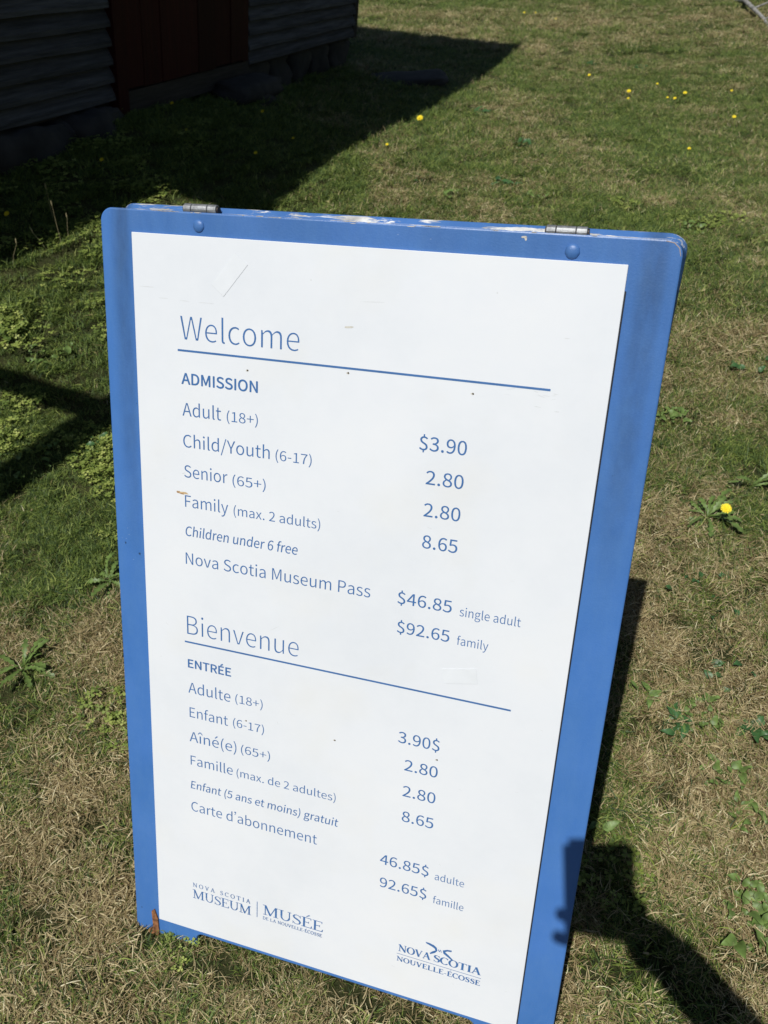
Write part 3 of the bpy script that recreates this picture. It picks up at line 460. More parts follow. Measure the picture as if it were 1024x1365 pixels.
# ---- lettering
GLY = json.loads(r'''{" ":[157,[]],"$":[389,[[174,-60,174,-86,190,-86,205,-86,221,-86,221,-60,221,-33,221,-7,295,4,342,55,342,129,342,297,123,265,123,380,123,425,153,455,202,455,244,455,268,439,297,411,308,424,320,436,331,449,303,478,270,502,221,507,221,533,221,559,221,585,205,585,190,585,174,585,174,559,174,533,174,506,106,496,61,447,61,376,61,224,279,252,279,125,279,76,249,44,191,44,144,44,104,67,71,96,61,81,51,67,41,52,74,21,124,-4,174,-8,174,-34]]],"(":[237,[[103,-33,167,-137,180,-131,194,-126,207,-120,146,-20,118,99,118,218,118,336,146,454,207,555,194,561,180,567,167,573,103,468,64,355,64,218,64,80]]],")":[237,[[56,-131,69,-137,134,-33,172,80,172,218,172,355,134,468,69,573,56,567,43,561,29,555,90,454,120,336,120,218,120,99,90,-20,29,-120,43,-126]]],"+":[389,[[169,132,169,81,186,81,203,81,220,81,220,132,220,183,220,235,268,235,315,235,363,235,363,250,363,266,363,282,315,282,268,282,220,282,220,333,220,384,220,436,203,436,186,436,169,436,169,384,169,333,169,282,121,282,74,282,27,282,27,266,27,250,27,235,74,235,121,235,169,235,169,183]]],"-":[243,[[32,188,32,172,92,172,152,172,211,172,211,188,211,204,211,221,152,221,92,221,32,221,32,204]]],".":[195,[[71,-9,97,-9,123,-9,144,11,144,39,144,69,123,88,97,88,71,88,51,69,51,39,51,11]]],"/":[275,[[78,102,8,-125,23,-125,39,-125,55,-125,124,102,194,329,264,556,249,556,233,556,218,556,148,329]]],"0":[389,[[97,-9,195,-9,292,-9,354,79,354,258,354,436,292,522,195,522,97,522,35,436,35,258,35,79],[253,43,195,43,137,43,97,108,97,258,97,408,137,472,195,472,253,472,293,408,293,258,293,108]]],"1":[389,[[62,18,62,0,155,0,249,0,343,0,343,18,343,35,343,53,309,53,275,53,240,53,240,207,240,360,240,513,224,513,208,513,191,513,163,497,130,485,85,477,85,463,85,450,85,436,115,436,146,436,176,436,176,309,176,181,176,53,138,53,100,53,62,53,62,35]]],"2":[389,[[31,13,31,0,138,0,246,0,354,0,354,18,354,37,354,55,306,55,259,55,211,55,186,55,154,53,127,50,248,165,329,269,329,372,329,463,271,522,179,522,114,522,69,493,28,447,40,435,53,423,65,411,94,445,130,471,172,471,235,471,266,428,266,369,266,281,192,179,31,38,31,25]]],"3":[389,[[104,-9,184,-9,276,-9,349,46,349,137,349,208,301,253,241,268,241,269,241,270,241,271,296,290,332,332,332,394,332,475,269,522,182,522,123,522,78,496,39,461,51,448,62,434,74,421,103,450,139,471,180,471,234,471,267,438,267,389,267,334,231,291,125,291,125,275,125,259,125,242,244,242,284,202,284,139,284,81,242,44,180,44,122,44,83,72,53,103,42,89,31,75,20,62,54,25]]],"4":[389,[[238,47,238,0,258,0,278,0,298,0,298,47,298,94,298,141,321,141,344,141,367,141,367,158,367,176,367,193,344,193,321,193,298,193,298,299,298,406,298,513,275,513,251,513,228,513,156,403,85,293,14,183,14,169,14,155,14,141,89,141,163,141,238,141,238,94],[238,245,238,193,186,193,133,193,81,193,120,251,158,309,197,368,212,393,226,419,239,443,240,443,241,443,242,443,240,417,238,375,238,350,238,298]]],"5":[389,[[103,-9,183,-9,270,-9,352,55,352,167,352,280,282,331,197,331,166,331,143,323,120,310,124,360,129,409,133,459,197,459,262,459,326,459,326,477,326,495,326,513,243,513,160,513,77,513,71,433,66,354,60,274,72,267,83,259,95,252,124,272,146,282,180,282,244,282,286,239,286,165,286,90,238,44,177,44,118,44,80,71,51,101,40,87,30,73,19,59,54,25]]],"6":[389,[[113,-9,211,-9,291,-9,359,58,359,158,359,265,303,319,216,319,176,319,131,296,99,257,102,416,160,470,232,470,263,470,293,454,313,431,325,444,337,457,349,470,321,501,282,522,229,522,130,522,39,446,39,245,39,76],[108,99,101,206,134,254,174,271,205,271,268,271,298,227,298,158,298,88,260,41,211,41,146,41]]],"7":[389,[[148,195,139,0,161,0,183,0,205,0,214,201,235,321,356,475,356,488,356,500,356,513,249,513,141,513,34,513,34,495,34,477,34,459,117,459,201,459,284,459,183,319]]],"8":[389,[[101,-9,196,-9,292,-9,356,49,356,123,356,194,315,232,270,258,270,260,270,261,270,262,300,286,338,332,338,386,338,465,285,521,197,521,118,521,57,468,57,391,57,337,89,298,126,272,126,271,126,271,126,270,79,244,32,196,32,127,32,48],[265,310,231,279,170,303,115,330,115,391,115,440,149,473,197,473,251,473,284,433,284,382,284,345],[256,39,197,39,135,39,89,78,89,133,89,182,118,223,160,249,232,220,296,195,296,125,296,74]]],"9":[389,[[109,-9,165,-9,261,-9,351,71,351,279,351,442,277,522,178,522,98,522,31,456,31,356,31,250,87,195,172,195,215,195,259,219,291,257,286,98,228,44,162,44,129,44,98,59,76,83,64,70,52,57,41,43,69,13],[283,417,290,311,256,262,217,242,183,242,122,242,91,287,91,356,91,426,129,473,179,473,244,473]]],"A":[426,[[61,171,3,0,25,0,46,0,68,0,85,52,101,105,118,157,180,157,243,157,305,157,322,105,338,52,354,0,377,0,400,0,423,0,365,171,307,342,249,513,225,513,201,513,176,513,119,342],[186,208,134,208,142,234,151,261,159,287,177,345,194,401,210,461,211,461,212,461,213,461,230,401,246,345,265,287,273,261,281,234,289,208,237,208]]],"B":[460,[[71,171,71,0,125,0,180,0,234,0,349,0,429,50,429,151,429,221,385,261,324,273,324,274,324,275,324,277,373,292,399,337,399,388,399,478,326,513,223,513,172,513,121,513,71,513,71,342],[161,296,135,296,135,351,135,407,135,462,162,462,188,462,214,462,295,462,335,440,335,380,335,327,300,296,211,296,186,296],[165,52,135,52,135,116,135,181,135,245,165,245,195,245,225,245,315,245,365,216,365,153,365,83,313,52,225,52,195,52]]],"C":[447,[[136,-9,264,-9,331,-9,381,18,422,64,410,78,398,92,386,106,353,69,316,48,267,48,169,48,107,129,107,258,107,387,172,466,269,466,313,466,347,446,374,417,386,431,397,445,409,459,380,492,331,522,268,522,138,522,41,422,41,256,41,90]]],"D":[482,[[71,171,71,0,114,0,158,0,202,0,356,0,440,96,440,258,440,422,356,513,199,513,156,513,113,513,71,513,71,342],[155,53,135,53,135,189,135,325,135,461,155,461,174,461,193,461,314,461,374,389,374,258,374,129,314,53,193,53,174,53]]],"E":[412,[[71,171,71,0,172,0,273,0,374,0,374,18,374,37,374,55,294,55,215,55,135,55,135,118,135,180,135,242,200,242,265,242,330,242,330,261,330,279,330,298,265,298,200,298,135,298,135,351,135,405,135,459,212,459,289,459,366,459,366,477,366,495,366,513,268,513,169,513,71,513,71,342]]],"F":[387,[[71,171,71,0,92,0,114,0,135,0,135,77,135,154,135,230,201,230,266,230,331,230,331,249,331,267,331,285,266,285,201,285,135,285,135,343,135,401,135,459,212,459,289,459,366,459,366,477,366,495,366,513,268,513,169,513,71,513,71,342]]],"I":[205,[[71,171,71,0,92,0,114,0,135,0,135,171,135,342,135,513,114,513,92,513,71,513,71,342]]],"M":[569,[[71,171,71,0,90,0,109,0,129,0,129,95,129,190,129,284,129,328,125,391,120,436,121,436,122,436,123,436,137,397,151,358,165,319,197,230,229,141,262,52,276,52,291,52,305,52,338,141,370,230,402,319,416,358,430,397,443,436,444,436,445,436,446,436,443,391,438,328,438,284,438,190,438,95,438,0,458,0,478,0,498,0,498,171,498,342,498,513,472,513,446,513,420,513,387,422,355,330,322,239,310,204,300,167,286,132,285,132,285,132,284,132,271,167,260,204,246,239,214,330,181,422,148,513,123,513,97,513,71,513,71,342]]],"N":[506,[[71,171,71,0,91,0,111,0,132,0,132,90,132,180,132,270,132,324,127,378,124,430,125,430,126,430,127,430,145,395,164,359,182,324,244,216,307,108,369,0,391,0,413,0,436,0,436,171,436,342,436,513,415,513,394,513,374,513,374,424,374,335,374,246,374,193,379,135,383,84,382,84,381,84,380,84,361,119,343,155,324,190,262,298,199,405,137,513,115,513,93,513,71,513,71,342]]],"O":[520,[[131,-9,260,-9,389,-9,479,94,479,258,479,423,389,522,260,522,131,522,41,423,41,258,41,94],[352,48,260,48,167,48,107,130,107,258,107,387,167,466,260,466,352,466,412,387,412,258,412,130]]],"P":[443,[[71,171,71,0,92,0,114,0,135,0,135,68,135,136,135,204,163,204,192,204,220,204,333,204,409,254,409,363,409,475,332,513,217,513,168,513,120,513,71,513,71,342],[161,257,135,257,135,325,135,393,135,461,160,461,184,461,209,461,299,461,345,438,345,363,345,289,302,257,211,257,186,257]]],"R":[445,[[164,270,135,270,135,333,135,397,135,461,164,461,193,461,221,461,302,461,346,437,346,370,346,303,302,270,221,270,193,270],[311,73,352,0,377,0,401,0,425,0,382,75,338,150,295,225,364,242,410,289,410,370,410,476,335,513,231,513,178,513,124,513,71,513,71,342,71,171,71,0,92,0,114,0,135,0,135,73,135,145,135,218,166,218,197,218,228,218,269,145]]],"S":[417,[[140,-9,213,-9,320,-9,387,55,387,137,387,213,341,248,282,274,257,284,233,295,209,305,169,322,123,341,123,391,123,437,161,466,219,466,267,466,305,447,336,418,347,432,359,446,370,459,334,496,280,522,219,522,126,522,57,466,57,387,57,312,114,275,162,255,186,244,211,233,235,223,284,201,321,184,321,131,321,81,282,48,214,48,160,48,109,73,72,111,59,96,46,81,34,67,78,20]]],"T":[419,[[177,153,177,0,199,0,221,0,242,0,242,153,242,306,242,459,294,459,346,459,398,459,398,477,398,495,398,513,272,513,147,513,22,513,22,495,22,477,22,459,74,459,125,459,177,459,177,306]]],"W":[615,[[91,171,127,0,152,0,178,0,204,0,229,103,255,206,280,310,289,350,298,387,306,426,307,426,308,426,309,426,317,387,325,350,334,310,360,206,386,103,412,0,438,0,464,0,490,0,525,171,561,342,596,513,575,513,555,513,534,513,516,420,497,327,479,234,470,179,460,123,451,67,450,67,448,67,447,67,434,123,423,179,410,234,387,327,363,420,339,513,319,513,299,513,279,513,256,420,232,327,209,234,196,179,183,123,172,67,171,67,170,67,169,67,159,123,149,179,139,234,121,327,103,420,85,513,63,513,40,513,18,513,54,342]]],"Y":[372,[[153,66,153,0,175,0,196,0,218,0,218,66,218,133,218,199,269,304,321,408,373,513,350,513,328,513,305,513,283,465,261,417,239,368,223,331,206,294,188,256,187,256,186,256,185,256,167,294,151,331,134,368,112,417,90,465,68,513,45,513,22,513,-1,513,51,408,102,304,153,199,153,133]]],"a":[394,[[88,-9,152,-9,199,-9,242,15,278,46,279,46,279,46,280,46,282,30,284,15,286,0,303,0,321,0,338,0,338,78,338,156,338,234,338,328,300,390,207,390,145,390,92,363,57,340,66,326,74,311,82,296,112,317,152,337,196,337,258,337,275,290,275,241,113,223,41,181,41,99,41,30],[207,43,170,43,132,43,103,60,103,103,103,152,146,183,275,198,275,163,275,128,275,92,237,60]]],"b":[433,[[197,-9,232,-9,319,-9,397,66,397,196,397,314,344,390,246,390,203,390,161,366,126,337,127,359,128,382,129,405,129,456,129,507,129,557,107,557,86,557,64,557,64,372,64,186,64,0,81,0,99,0,116,0,117,13,119,26,121,39,122,39,123,39,124,39,157,9],[284,45,221,45,196,45,162,55,129,84,129,151,129,218,129,284,165,318,198,336,230,336,303,336,331,280,331,195,331,102]]],"c":[357,[[113,-9,214,-9,260,-9,303,9,338,39,328,53,319,67,310,82,286,61,255,44,220,44,150,44,102,102,102,190,102,277,153,336,222,336,251,336,276,323,298,303,308,317,319,331,330,345,303,369,269,390,219,390,121,390,36,317,36,190,36,64]]],"d":[434,[[99,-9,194,-9,239,-9,280,15,310,45,310,45,311,45,312,45,313,30,315,15,317,0,335,0,352,0,370,0,370,186,370,372,370,557,348,557,327,557,305,557,305,509,305,460,305,411,306,389,308,368,309,346,275,373,246,390,202,390,115,390,37,313,37,190,37,63],[243,45,208,45,141,45,103,99,103,190,103,277,152,336,213,336,244,336,274,325,305,296,305,230,305,163,305,97,274,62]]],"e":[388,[[117,-9,218,-9,270,-9,310,8,343,29,336,44,328,58,321,72,292,53,263,42,225,42,153,42,104,94,99,175,185,175,270,175,356,175,357,185,359,197,359,211,359,320,304,390,207,390,120,390,36,314,36,190,36,64],[167,221,99,221,106,296,154,339,208,339,268,339,303,298,303,221,235,221]]],"f":[228,[[23,345,23,328,40,328,58,328,75,328,75,219,75,109,75,0,96,0,117,0,139,0,139,109,139,219,139,328,165,328,192,328,219,328,219,346,219,363,219,380,192,380,165,380,139,380,139,400,139,420,139,440,139,489,156,515,193,515,206,515,221,512,235,505,240,521,245,538,249,555,232,562,209,567,186,567,110,567,75,518,75,441,75,421,75,401,75,380,58,379,40,378,23,377,23,361]]],"g":[395,[[100,-175,193,-175,310,-175,385,-114,385,-43,385,20,340,47,253,47,228,47,203,47,178,47,127,47,111,64,111,88,111,109,122,122,136,134,153,125,174,120,192,120,270,120,331,172,331,253,331,286,319,314,300,331,326,331,352,331,378,331,378,348,378,364,378,380,334,380,290,380,246,380,232,386,214,390,192,390,116,390,50,338,50,254,50,209,74,172,99,152,99,151,99,150,99,149,79,135,57,110,57,78,57,48,72,28,92,16,92,15,92,14,92,13,56,-9,36,-41,36,-74,36,-139],[236,164,192,164,148,164,111,199,111,254,111,310,148,343,192,343,237,343,273,310,273,254,273,199],[275,-131,202,-131,132,-131,92,-105,92,-64,92,-43,103,-20,130,0,147,-4,165,-6,179,-6,201,-6,223,-6,245,-6,296,-6,322,-18,322,-54,322,-93]]],"h":[425,[[64,186,64,0,86,0,107,0,129,0,129,92,129,184,129,276,167,314,193,334,232,334,283,334,305,304,305,232,305,155,305,77,305,0,326,0,347,0,368,0,368,80,368,161,368,241,368,338,332,390,252,390,200,390,161,361,126,326,127,352,128,379,129,405,129,456,129,507,129,557,107,557,86,557,64,557,64,372]]],"i":[193,[[64,127,64,0,86,0,107,0,129,0,129,127,129,254,129,380,107,380,86,380,64,380,64,254],[71,459,97,459,122,459,139,475,139,501,139,526,122,543,97,543,71,543,55,526,55,501,55,475]]],"l":[199,[[84,-9,132,-9,149,-9,160,-6,169,-4,166,13,163,29,160,46,153,44,150,44,146,44,137,44,129,52,129,71,129,233,129,395,129,557,107,557,86,557,64,557,64,397,64,236,64,76,64,22]]],"m":[648,[[64,127,64,0,86,0,107,0,129,0,129,92,129,184,129,276,163,315,195,334,224,334,272,334,295,304,295,232,295,155,295,77,295,0,316,0,337,0,359,0,359,92,359,184,359,276,394,315,425,334,454,334,503,334,525,304,525,232,525,155,525,77,525,0,546,0,568,0,589,0,589,80,589,161,589,241,589,338,552,390,474,390,427,390,388,360,348,317,333,362,302,390,243,390,197,390,158,361,125,325,124,325,124,325,123,325,121,343,119,362,117,380,99,380,82,380,64,380,64,254]]],"n":[427,[[64,127,64,0,86,0,107,0,129,0,129,92,129,184,129,276,167,314,193,334,232,334,283,334,305,304,305,232,305,155,305,77,305,0,326,0,347,0,368,0,368,80,368,161,368,241,368,338,332,390,252,390,200,390,160,361,125,325,124,325,124,325,123,325,121,343,119,362,117,380,99,380,82,380,64,380,64,254]]],"o":[424,[[119,-9,212,-9,305,-9,388,64,388,190,388,317,305,390,212,390,119,390,36,317,36,190,36,64],[278,44,212,44,146,44,102,102,102,190,102,277,146,336,212,336,278,336,323,277,323,190,323,102]]],"r":[272,[[64,127,64,0,86,0,107,0,129,0,129,81,129,163,129,244,154,309,193,333,224,333,240,333,249,331,261,326,265,345,269,363,273,382,261,388,249,390,232,390,190,390,151,359,125,311,124,311,124,311,123,311,121,334,119,357,117,380,99,380,82,380,64,380,64,254]]],"s":[328,[[110,-9,164,-9,254,-9,302,42,302,104,302,176,242,198,186,219,144,235,104,249,104,285,104,315,127,340,175,340,209,340,235,326,261,307,271,320,282,333,292,347,263,370,221,390,174,390,91,390,43,342,43,282,43,217,101,192,154,172,196,157,241,139,241,100,241,67,216,41,166,41,120,41,87,59,53,86,43,72,33,58,22,43,58,13]]],"t":[264,[[103,-9,183,-9,207,-9,232,-2,254,5,250,21,246,37,242,53,229,48,212,43,198,43,154,43,139,69,139,116,139,187,139,257,139,328,174,328,208,328,243,328,243,346,243,363,243,380,208,380,174,380,139,380,139,416,139,452,139,487,122,487,104,487,86,487,84,452,81,416,79,380,59,379,39,378,19,377,19,361,19,345,19,328,38,328,57,328,76,328,76,258,76,188,76,118,76,41]]],"u":[425,[[95,-9,176,-9,228,-9,265,18,301,60,302,60,303,60,303,60,305,40,306,20,308,0,326,0,344,0,361,0,361,127,361,254,361,380,340,380,319,380,298,380,298,290,298,201,298,111,261,66,234,46,195,46,144,46,123,76,123,147,123,225,123,303,123,380,102,380,80,380,59,380,59,300,59,220,59,139,59,42]]],"v":[365,[[101,127,146,0,171,0,196,0,221,0,266,127,311,254,356,380,335,380,314,380,293,380,269,308,245,236,221,164,209,127,197,88,186,52,184,52,183,52,182,52,171,88,159,127,147,164,123,236,99,308,76,380,53,380,31,380,9,380,55,254]]],"x":[349,[[52,66,11,0,33,0,55,0,78,0,95,30,112,59,129,89,142,112,154,135,167,157,169,157,170,157,171,157,186,135,200,112,212,89,231,59,250,30,268,0,292,0,315,0,338,0,296,64,255,128,213,192,251,255,290,317,328,380,306,380,284,380,262,380,246,352,231,325,215,297,203,275,193,255,181,233,180,233,179,233,178,233,165,255,152,275,141,297,124,325,107,352,90,380,67,380,43,380,20,380,59,320,97,259,136,198,94,132]]],"y":[365,[[53,-164,71,-164,146,-164,186,-106,213,-32,261,105,308,243,356,380,335,380,314,380,293,380,271,310,248,240,225,169,215,135,204,97,194,62,193,62,192,62,190,62,177,97,165,136,153,169,127,240,101,310,76,380,53,380,31,380,9,380,60,253,111,126,162,-1,159,-10,156,-20,153,-29,137,-76,111,-111,68,-111,57,-111,46,-108,39,-105,34,-122,30,-139,26,-156,38,-161]]],"É":[412,[[71,171,71,0,172,0,273,0,374,0,374,18,374,37,374,55,294,55,215,55,135,55,135,118,135,180,135,242,200,242,265,242,330,242,330,261,330,279,330,298,265,298,200,298,135,298,135,351,135,405,135,459,212,459,289,459,366,459,366,477,366,495,366,513,268,513,169,513,71,513,71,342],[204,556,214,546,253,575,292,605,332,635,320,650,308,665,296,679,259,645,222,612,185,578,194,567]]],"é":[388,[[117,-9,218,-9,270,-9,310,8,343,29,336,44,328,58,321,72,292,53,263,42,225,42,153,42,104,94,99,175,185,175,270,175,356,175,357,185,359,197,359,211,359,320,304,390,207,390,120,390,36,314,36,190,36,64],[167,221,99,221,106,296,154,339,208,339,268,339,303,298,303,221,235,221],[184,459,195,448,236,488,277,528,317,569,303,583,288,597,273,611,236,567,199,524,162,480,173,470]]],"î":[193,[[64,127,64,0,86,0,107,0,129,0,129,127,129,254,129,380,107,380,86,380,64,380,64,254],[5,506,-25,470,-15,461,-6,453,3,445,34,474,64,504,95,533,96,533,97,533,98,533,129,504,160,474,190,445,200,453,209,461,218,470,188,506,158,543,129,579,107,579,86,579,64,579,35,543]]],"’":[700,[[71,438,34,419,39,411,43,402,48,393,93,414,136,461,136,524,136,562,111,590,81,590,49,590,33,567,33,545,33,520,50,500,77,500,85,500,92,503,96,506,96,475]]]}''')
INK = simple('blue_ink', (.05, .15, .37), .5, var=.08, scale=60)
def text(body, u0, u1, v, cap, wt=0., slant=0.):
    """one printed line: left edge u0, right edge u1, baseline v, capital height cap (mm); wt thickens or thins the strokes (mm)"""
    pen = 0; items = []; mn = 1e9; mxx = -1e9
    for ch in body:
        if ch == ' ': pen += 165; continue
        adv, sp = GLY[ch]
        if ch == '’': adv = 165
        items.append((pen, sp))
        for s in sp:
            xsx = s[2::6]; mn = min(mn, pen+min(xsx)); mxx = max(mxx, pen+max(xsx))
        pen += adv
    b = max(wt, 0); sy = (cap-2*b)/513.; sx = (u1-u0-2*wt)/(mxx-mn)
    cu = bpy.data.curves.new('lettering', 'CURVE'); cu.dimensions = '2D'; cu.fill_mode = 'BOTH'; cu.resolution_u = 5; cu.offset = min(wt, 0)/1000
    for pen, sp in items:
        for s in sp:
            n = len(s)//6; bz = cu.splines.new('BEZIER'); bz.bezier_points.add(n-1); bz.use_cyclic_u = True
            for i in range(n):
                q = []
                for j in range(3):
                    x, y = s[6*i+2*j], s[6*i+2*j+1]; q.append((((pen+x-mn)*sx+u0+wt+slant*y*sy)/1000, (y*sy+b)/1000, 0))
                p = bz.bezier_points[i]; p.handle_left_type = p.handle_right_type = 'FREE'; p.co = q[1]; p.handle_left = q[0]; p.handle_right = q[2]
    tmp = bpy.data.objects.new('tmp', cu); C.objects.link(tmp); bpy.context.view_layer.update()
    me = bpy.data.meshes.new_from_object(tmp.evaluated_get(bpy.context.evaluated_depsgraph_get())); C.objects.unlink(tmp); bpy.data.objects.remove(tmp); bpy.data.curves.remove(cu)
    me.materials.clear(); V0 = [vv.co.copy() for vv in me.vertices]; F0 = [tuple(p.vertices) for p in me.polygons]; bpy.data.meshes.remove(me)
    V = []; F = []; sh_ = [(0, 0)] if b == 0 else [(0, 0)]+[(b*math.cos(k*PI/4), b*math.sin(k*PI/4)) for k in range(8)]     # bold: the outline struck several times
    for k, (dx, dy) in enumerate(sh_):
        o_ = len(V); V += [(q.x+dx/1000, v/1000-q.y+dy/1000, ZP-.00020-.000006*k) for q in V0]; F += [tuple(a+o_ for a in f) for f in F0]
    return link('lettering', mesh('lettering', V, F), panel, INK)
LINES = [
 ('Welcome', 68.2, 236.6, 130.4, 31.0, -.60, 0), ('ADMISSION', 67.9, 180.0, 189.3, 15.3, .42, 0),
 ('Adult', 68.4, 126.6, 232.4, 18.0, -.10, 0), ('(18+)', 134.9, 180.3, 232.2, 13.6, -.06, 0),
 ('Child/Youth', 68.6, 197.9, 276.2, 17.8, -.10, 0), ('(6-17)', 206.4, 257.9, 276.2, 13.6, -.06, 0),
 ('Senior', 69.0, 135.4, 319.4, 17.6, -.10, 0), ('(65+)', 143.1, 192.5, 320.0, 13.8, -.06, 0),
 ('Family', 69.3, 136.3, 363.0, 17.4, -.10, 0), ('(max. 2 adults)', 144.7, 272.9, 363.6, 13.6, -.06, 0),
 ('Children under 6 free', 68.3, 240.5, 406.4, 14.6, .06, .12), ('Nova Scotia Museum Pass', 68.3, 348.4, 450.0, 17.8, -.10, 0),
 ('$3.90', 401.1, 461.6, 236.0, 17.9, .09, 0), ('2.80', 412.9, 461.4, 279.6, 17.9, .09, 0), ('2.80', 413.3, 461.1, 322.6, 17.9, .09, 0), ('8.65', 414.6, 461.3, 365.8, 17.9, .09, 0),
 ('$46.85', 386.8, 461.2, 450.4, 17.2, .09, 0), ('single adult', 472.1, 552.5, 452.3, 12.6, -.06, 0), ('$92.65', 388.8, 461.7, 493.4, 17.0, .09, 0), ('family', 472.1, 514.3, 494.6, 12.6, -.06, 0),
 ('Bienvenue', 67.9, 246.5, 563.2, 31.0, -.60, 0), ('ENTRÉE', 67.9, 139.9, 619.4, 14.4, .42, 0),
 ('Adulte', 67.6, 138.6, 663.0, 18.2, -.10, 0), ('(18+)', 146.7, 191.5, 661.6, 13.8, -.06, 0),
 ('Enfant', 68.9, 134.2, 705.8, 17.4, -.10, 0), ('(6-17)', 142.8, 194.1, 704.2, 13.8, -.06, 0),
 ('Aîné(e)', 67.8, 148.4, 750.0, 18.0, -.10, 0), ('(65+)', 156.1, 204.6, 748.6, 14.2, -.06, 0),
 ('Famille', 68.8, 142.0, 793.0, 17.2, -.10, 0), ('(max. de 2 adultes)', 148.7, 312.4, 793.0, 13.6, -.06, 0),
 ('Enfant (5 ans et moins) gratuit', 68.0, 317.4, 837.6, 14.2, .06, .12), ('Carte d’abonnement', 68.2, 285.2, 881.0, 18.0, -.10, 0),
 ('3.90$', 401.8, 462.3, 665.0, 18.0, .09, 0), ('2.80', 413.9, 462.9, 709.0, 18.0, .09, 0), ('2.80', 414.2, 463.1, 753.2, 18.0, .09, 0), ('8.65', 416.0, 463.6, 797.0, 18.0, .09, 0),
 ('46.85$', 387.5, 463.3, 883.6, 17.8, .09, 0), ('adulte', 473.0, 517.4, 885.9, 12.6, -.06, 0), ('92.65$', 389.5, 463.1, 926.4, 17.8, .09, 0), ('famille', 473.6, 520.3, 929.3, 12.6, -.06, 0)]
for a in LINES: text(*a)
def flat(name, polys, parent, m_, z):
    V = []; F = []
    for k, p in enumerate(polys):
        b0 = len(V); V += [(x/1000, y/1000, z-.000004*k) for x, y in p]; F.append(tuple(range(b0, b0+len(p))))
    me = mesh(name, V, F)
    for p in me.polygons:
        if p.normal.z > 0: p.flip()
    return link(name, me, parent, m_)
for v in (144.6, 576.3): flat('rule', [[(63.5, v-1.35), (553.5, v-1.35), (553.5, v+1.35), (63.5, v+1.35)]], panel, INK, ZP-.0002)
# serif capitals drawn from strokes in a unit box (y up)
def strk(pts, ws):
    L_, R_ = [], []
    for i, (x, y) in enumerate(pts):
        a = pts[max(i-1, 0)]; b_ = pts[min(i+1, len(pts)-1)]; dx, dy = b_[0]-a[0], b_[1]-a[1]; q = math.hypot(dx, dy) or 1
        w_ = (ws[i] if isinstance(ws, (list, tuple)) else ws)/2; L_.append((x-dy/q*w_, y+dx/q*w_)); R_.append((x+dy/q*w_, y-dx/q*w_))
    return [[L_[i], L_[i+1], R_[i+1], R_[i]] for i in range(len(pts)-1)]
def ell(cx, cy, rx, ry, a0, a1, tk, tn, n=18):
    pts, ws = [], []
    for i in range(n+1):
        a = math.radians(a0+(a1-a0)*i/n); pts.append((cx+rx*math.cos(a), cy+ry*math.sin(a))); ws.append(tn+(tk-tn)*abs(math.cos(a))**1.5)
    return strk(pts, ws)
def serif(x, y, l=.17, tn=.05): return [[(x-l, y-tn/2), (x+l, y-tn/2), (x+l, y+tn/2), (x-l, y+tn/2)]]
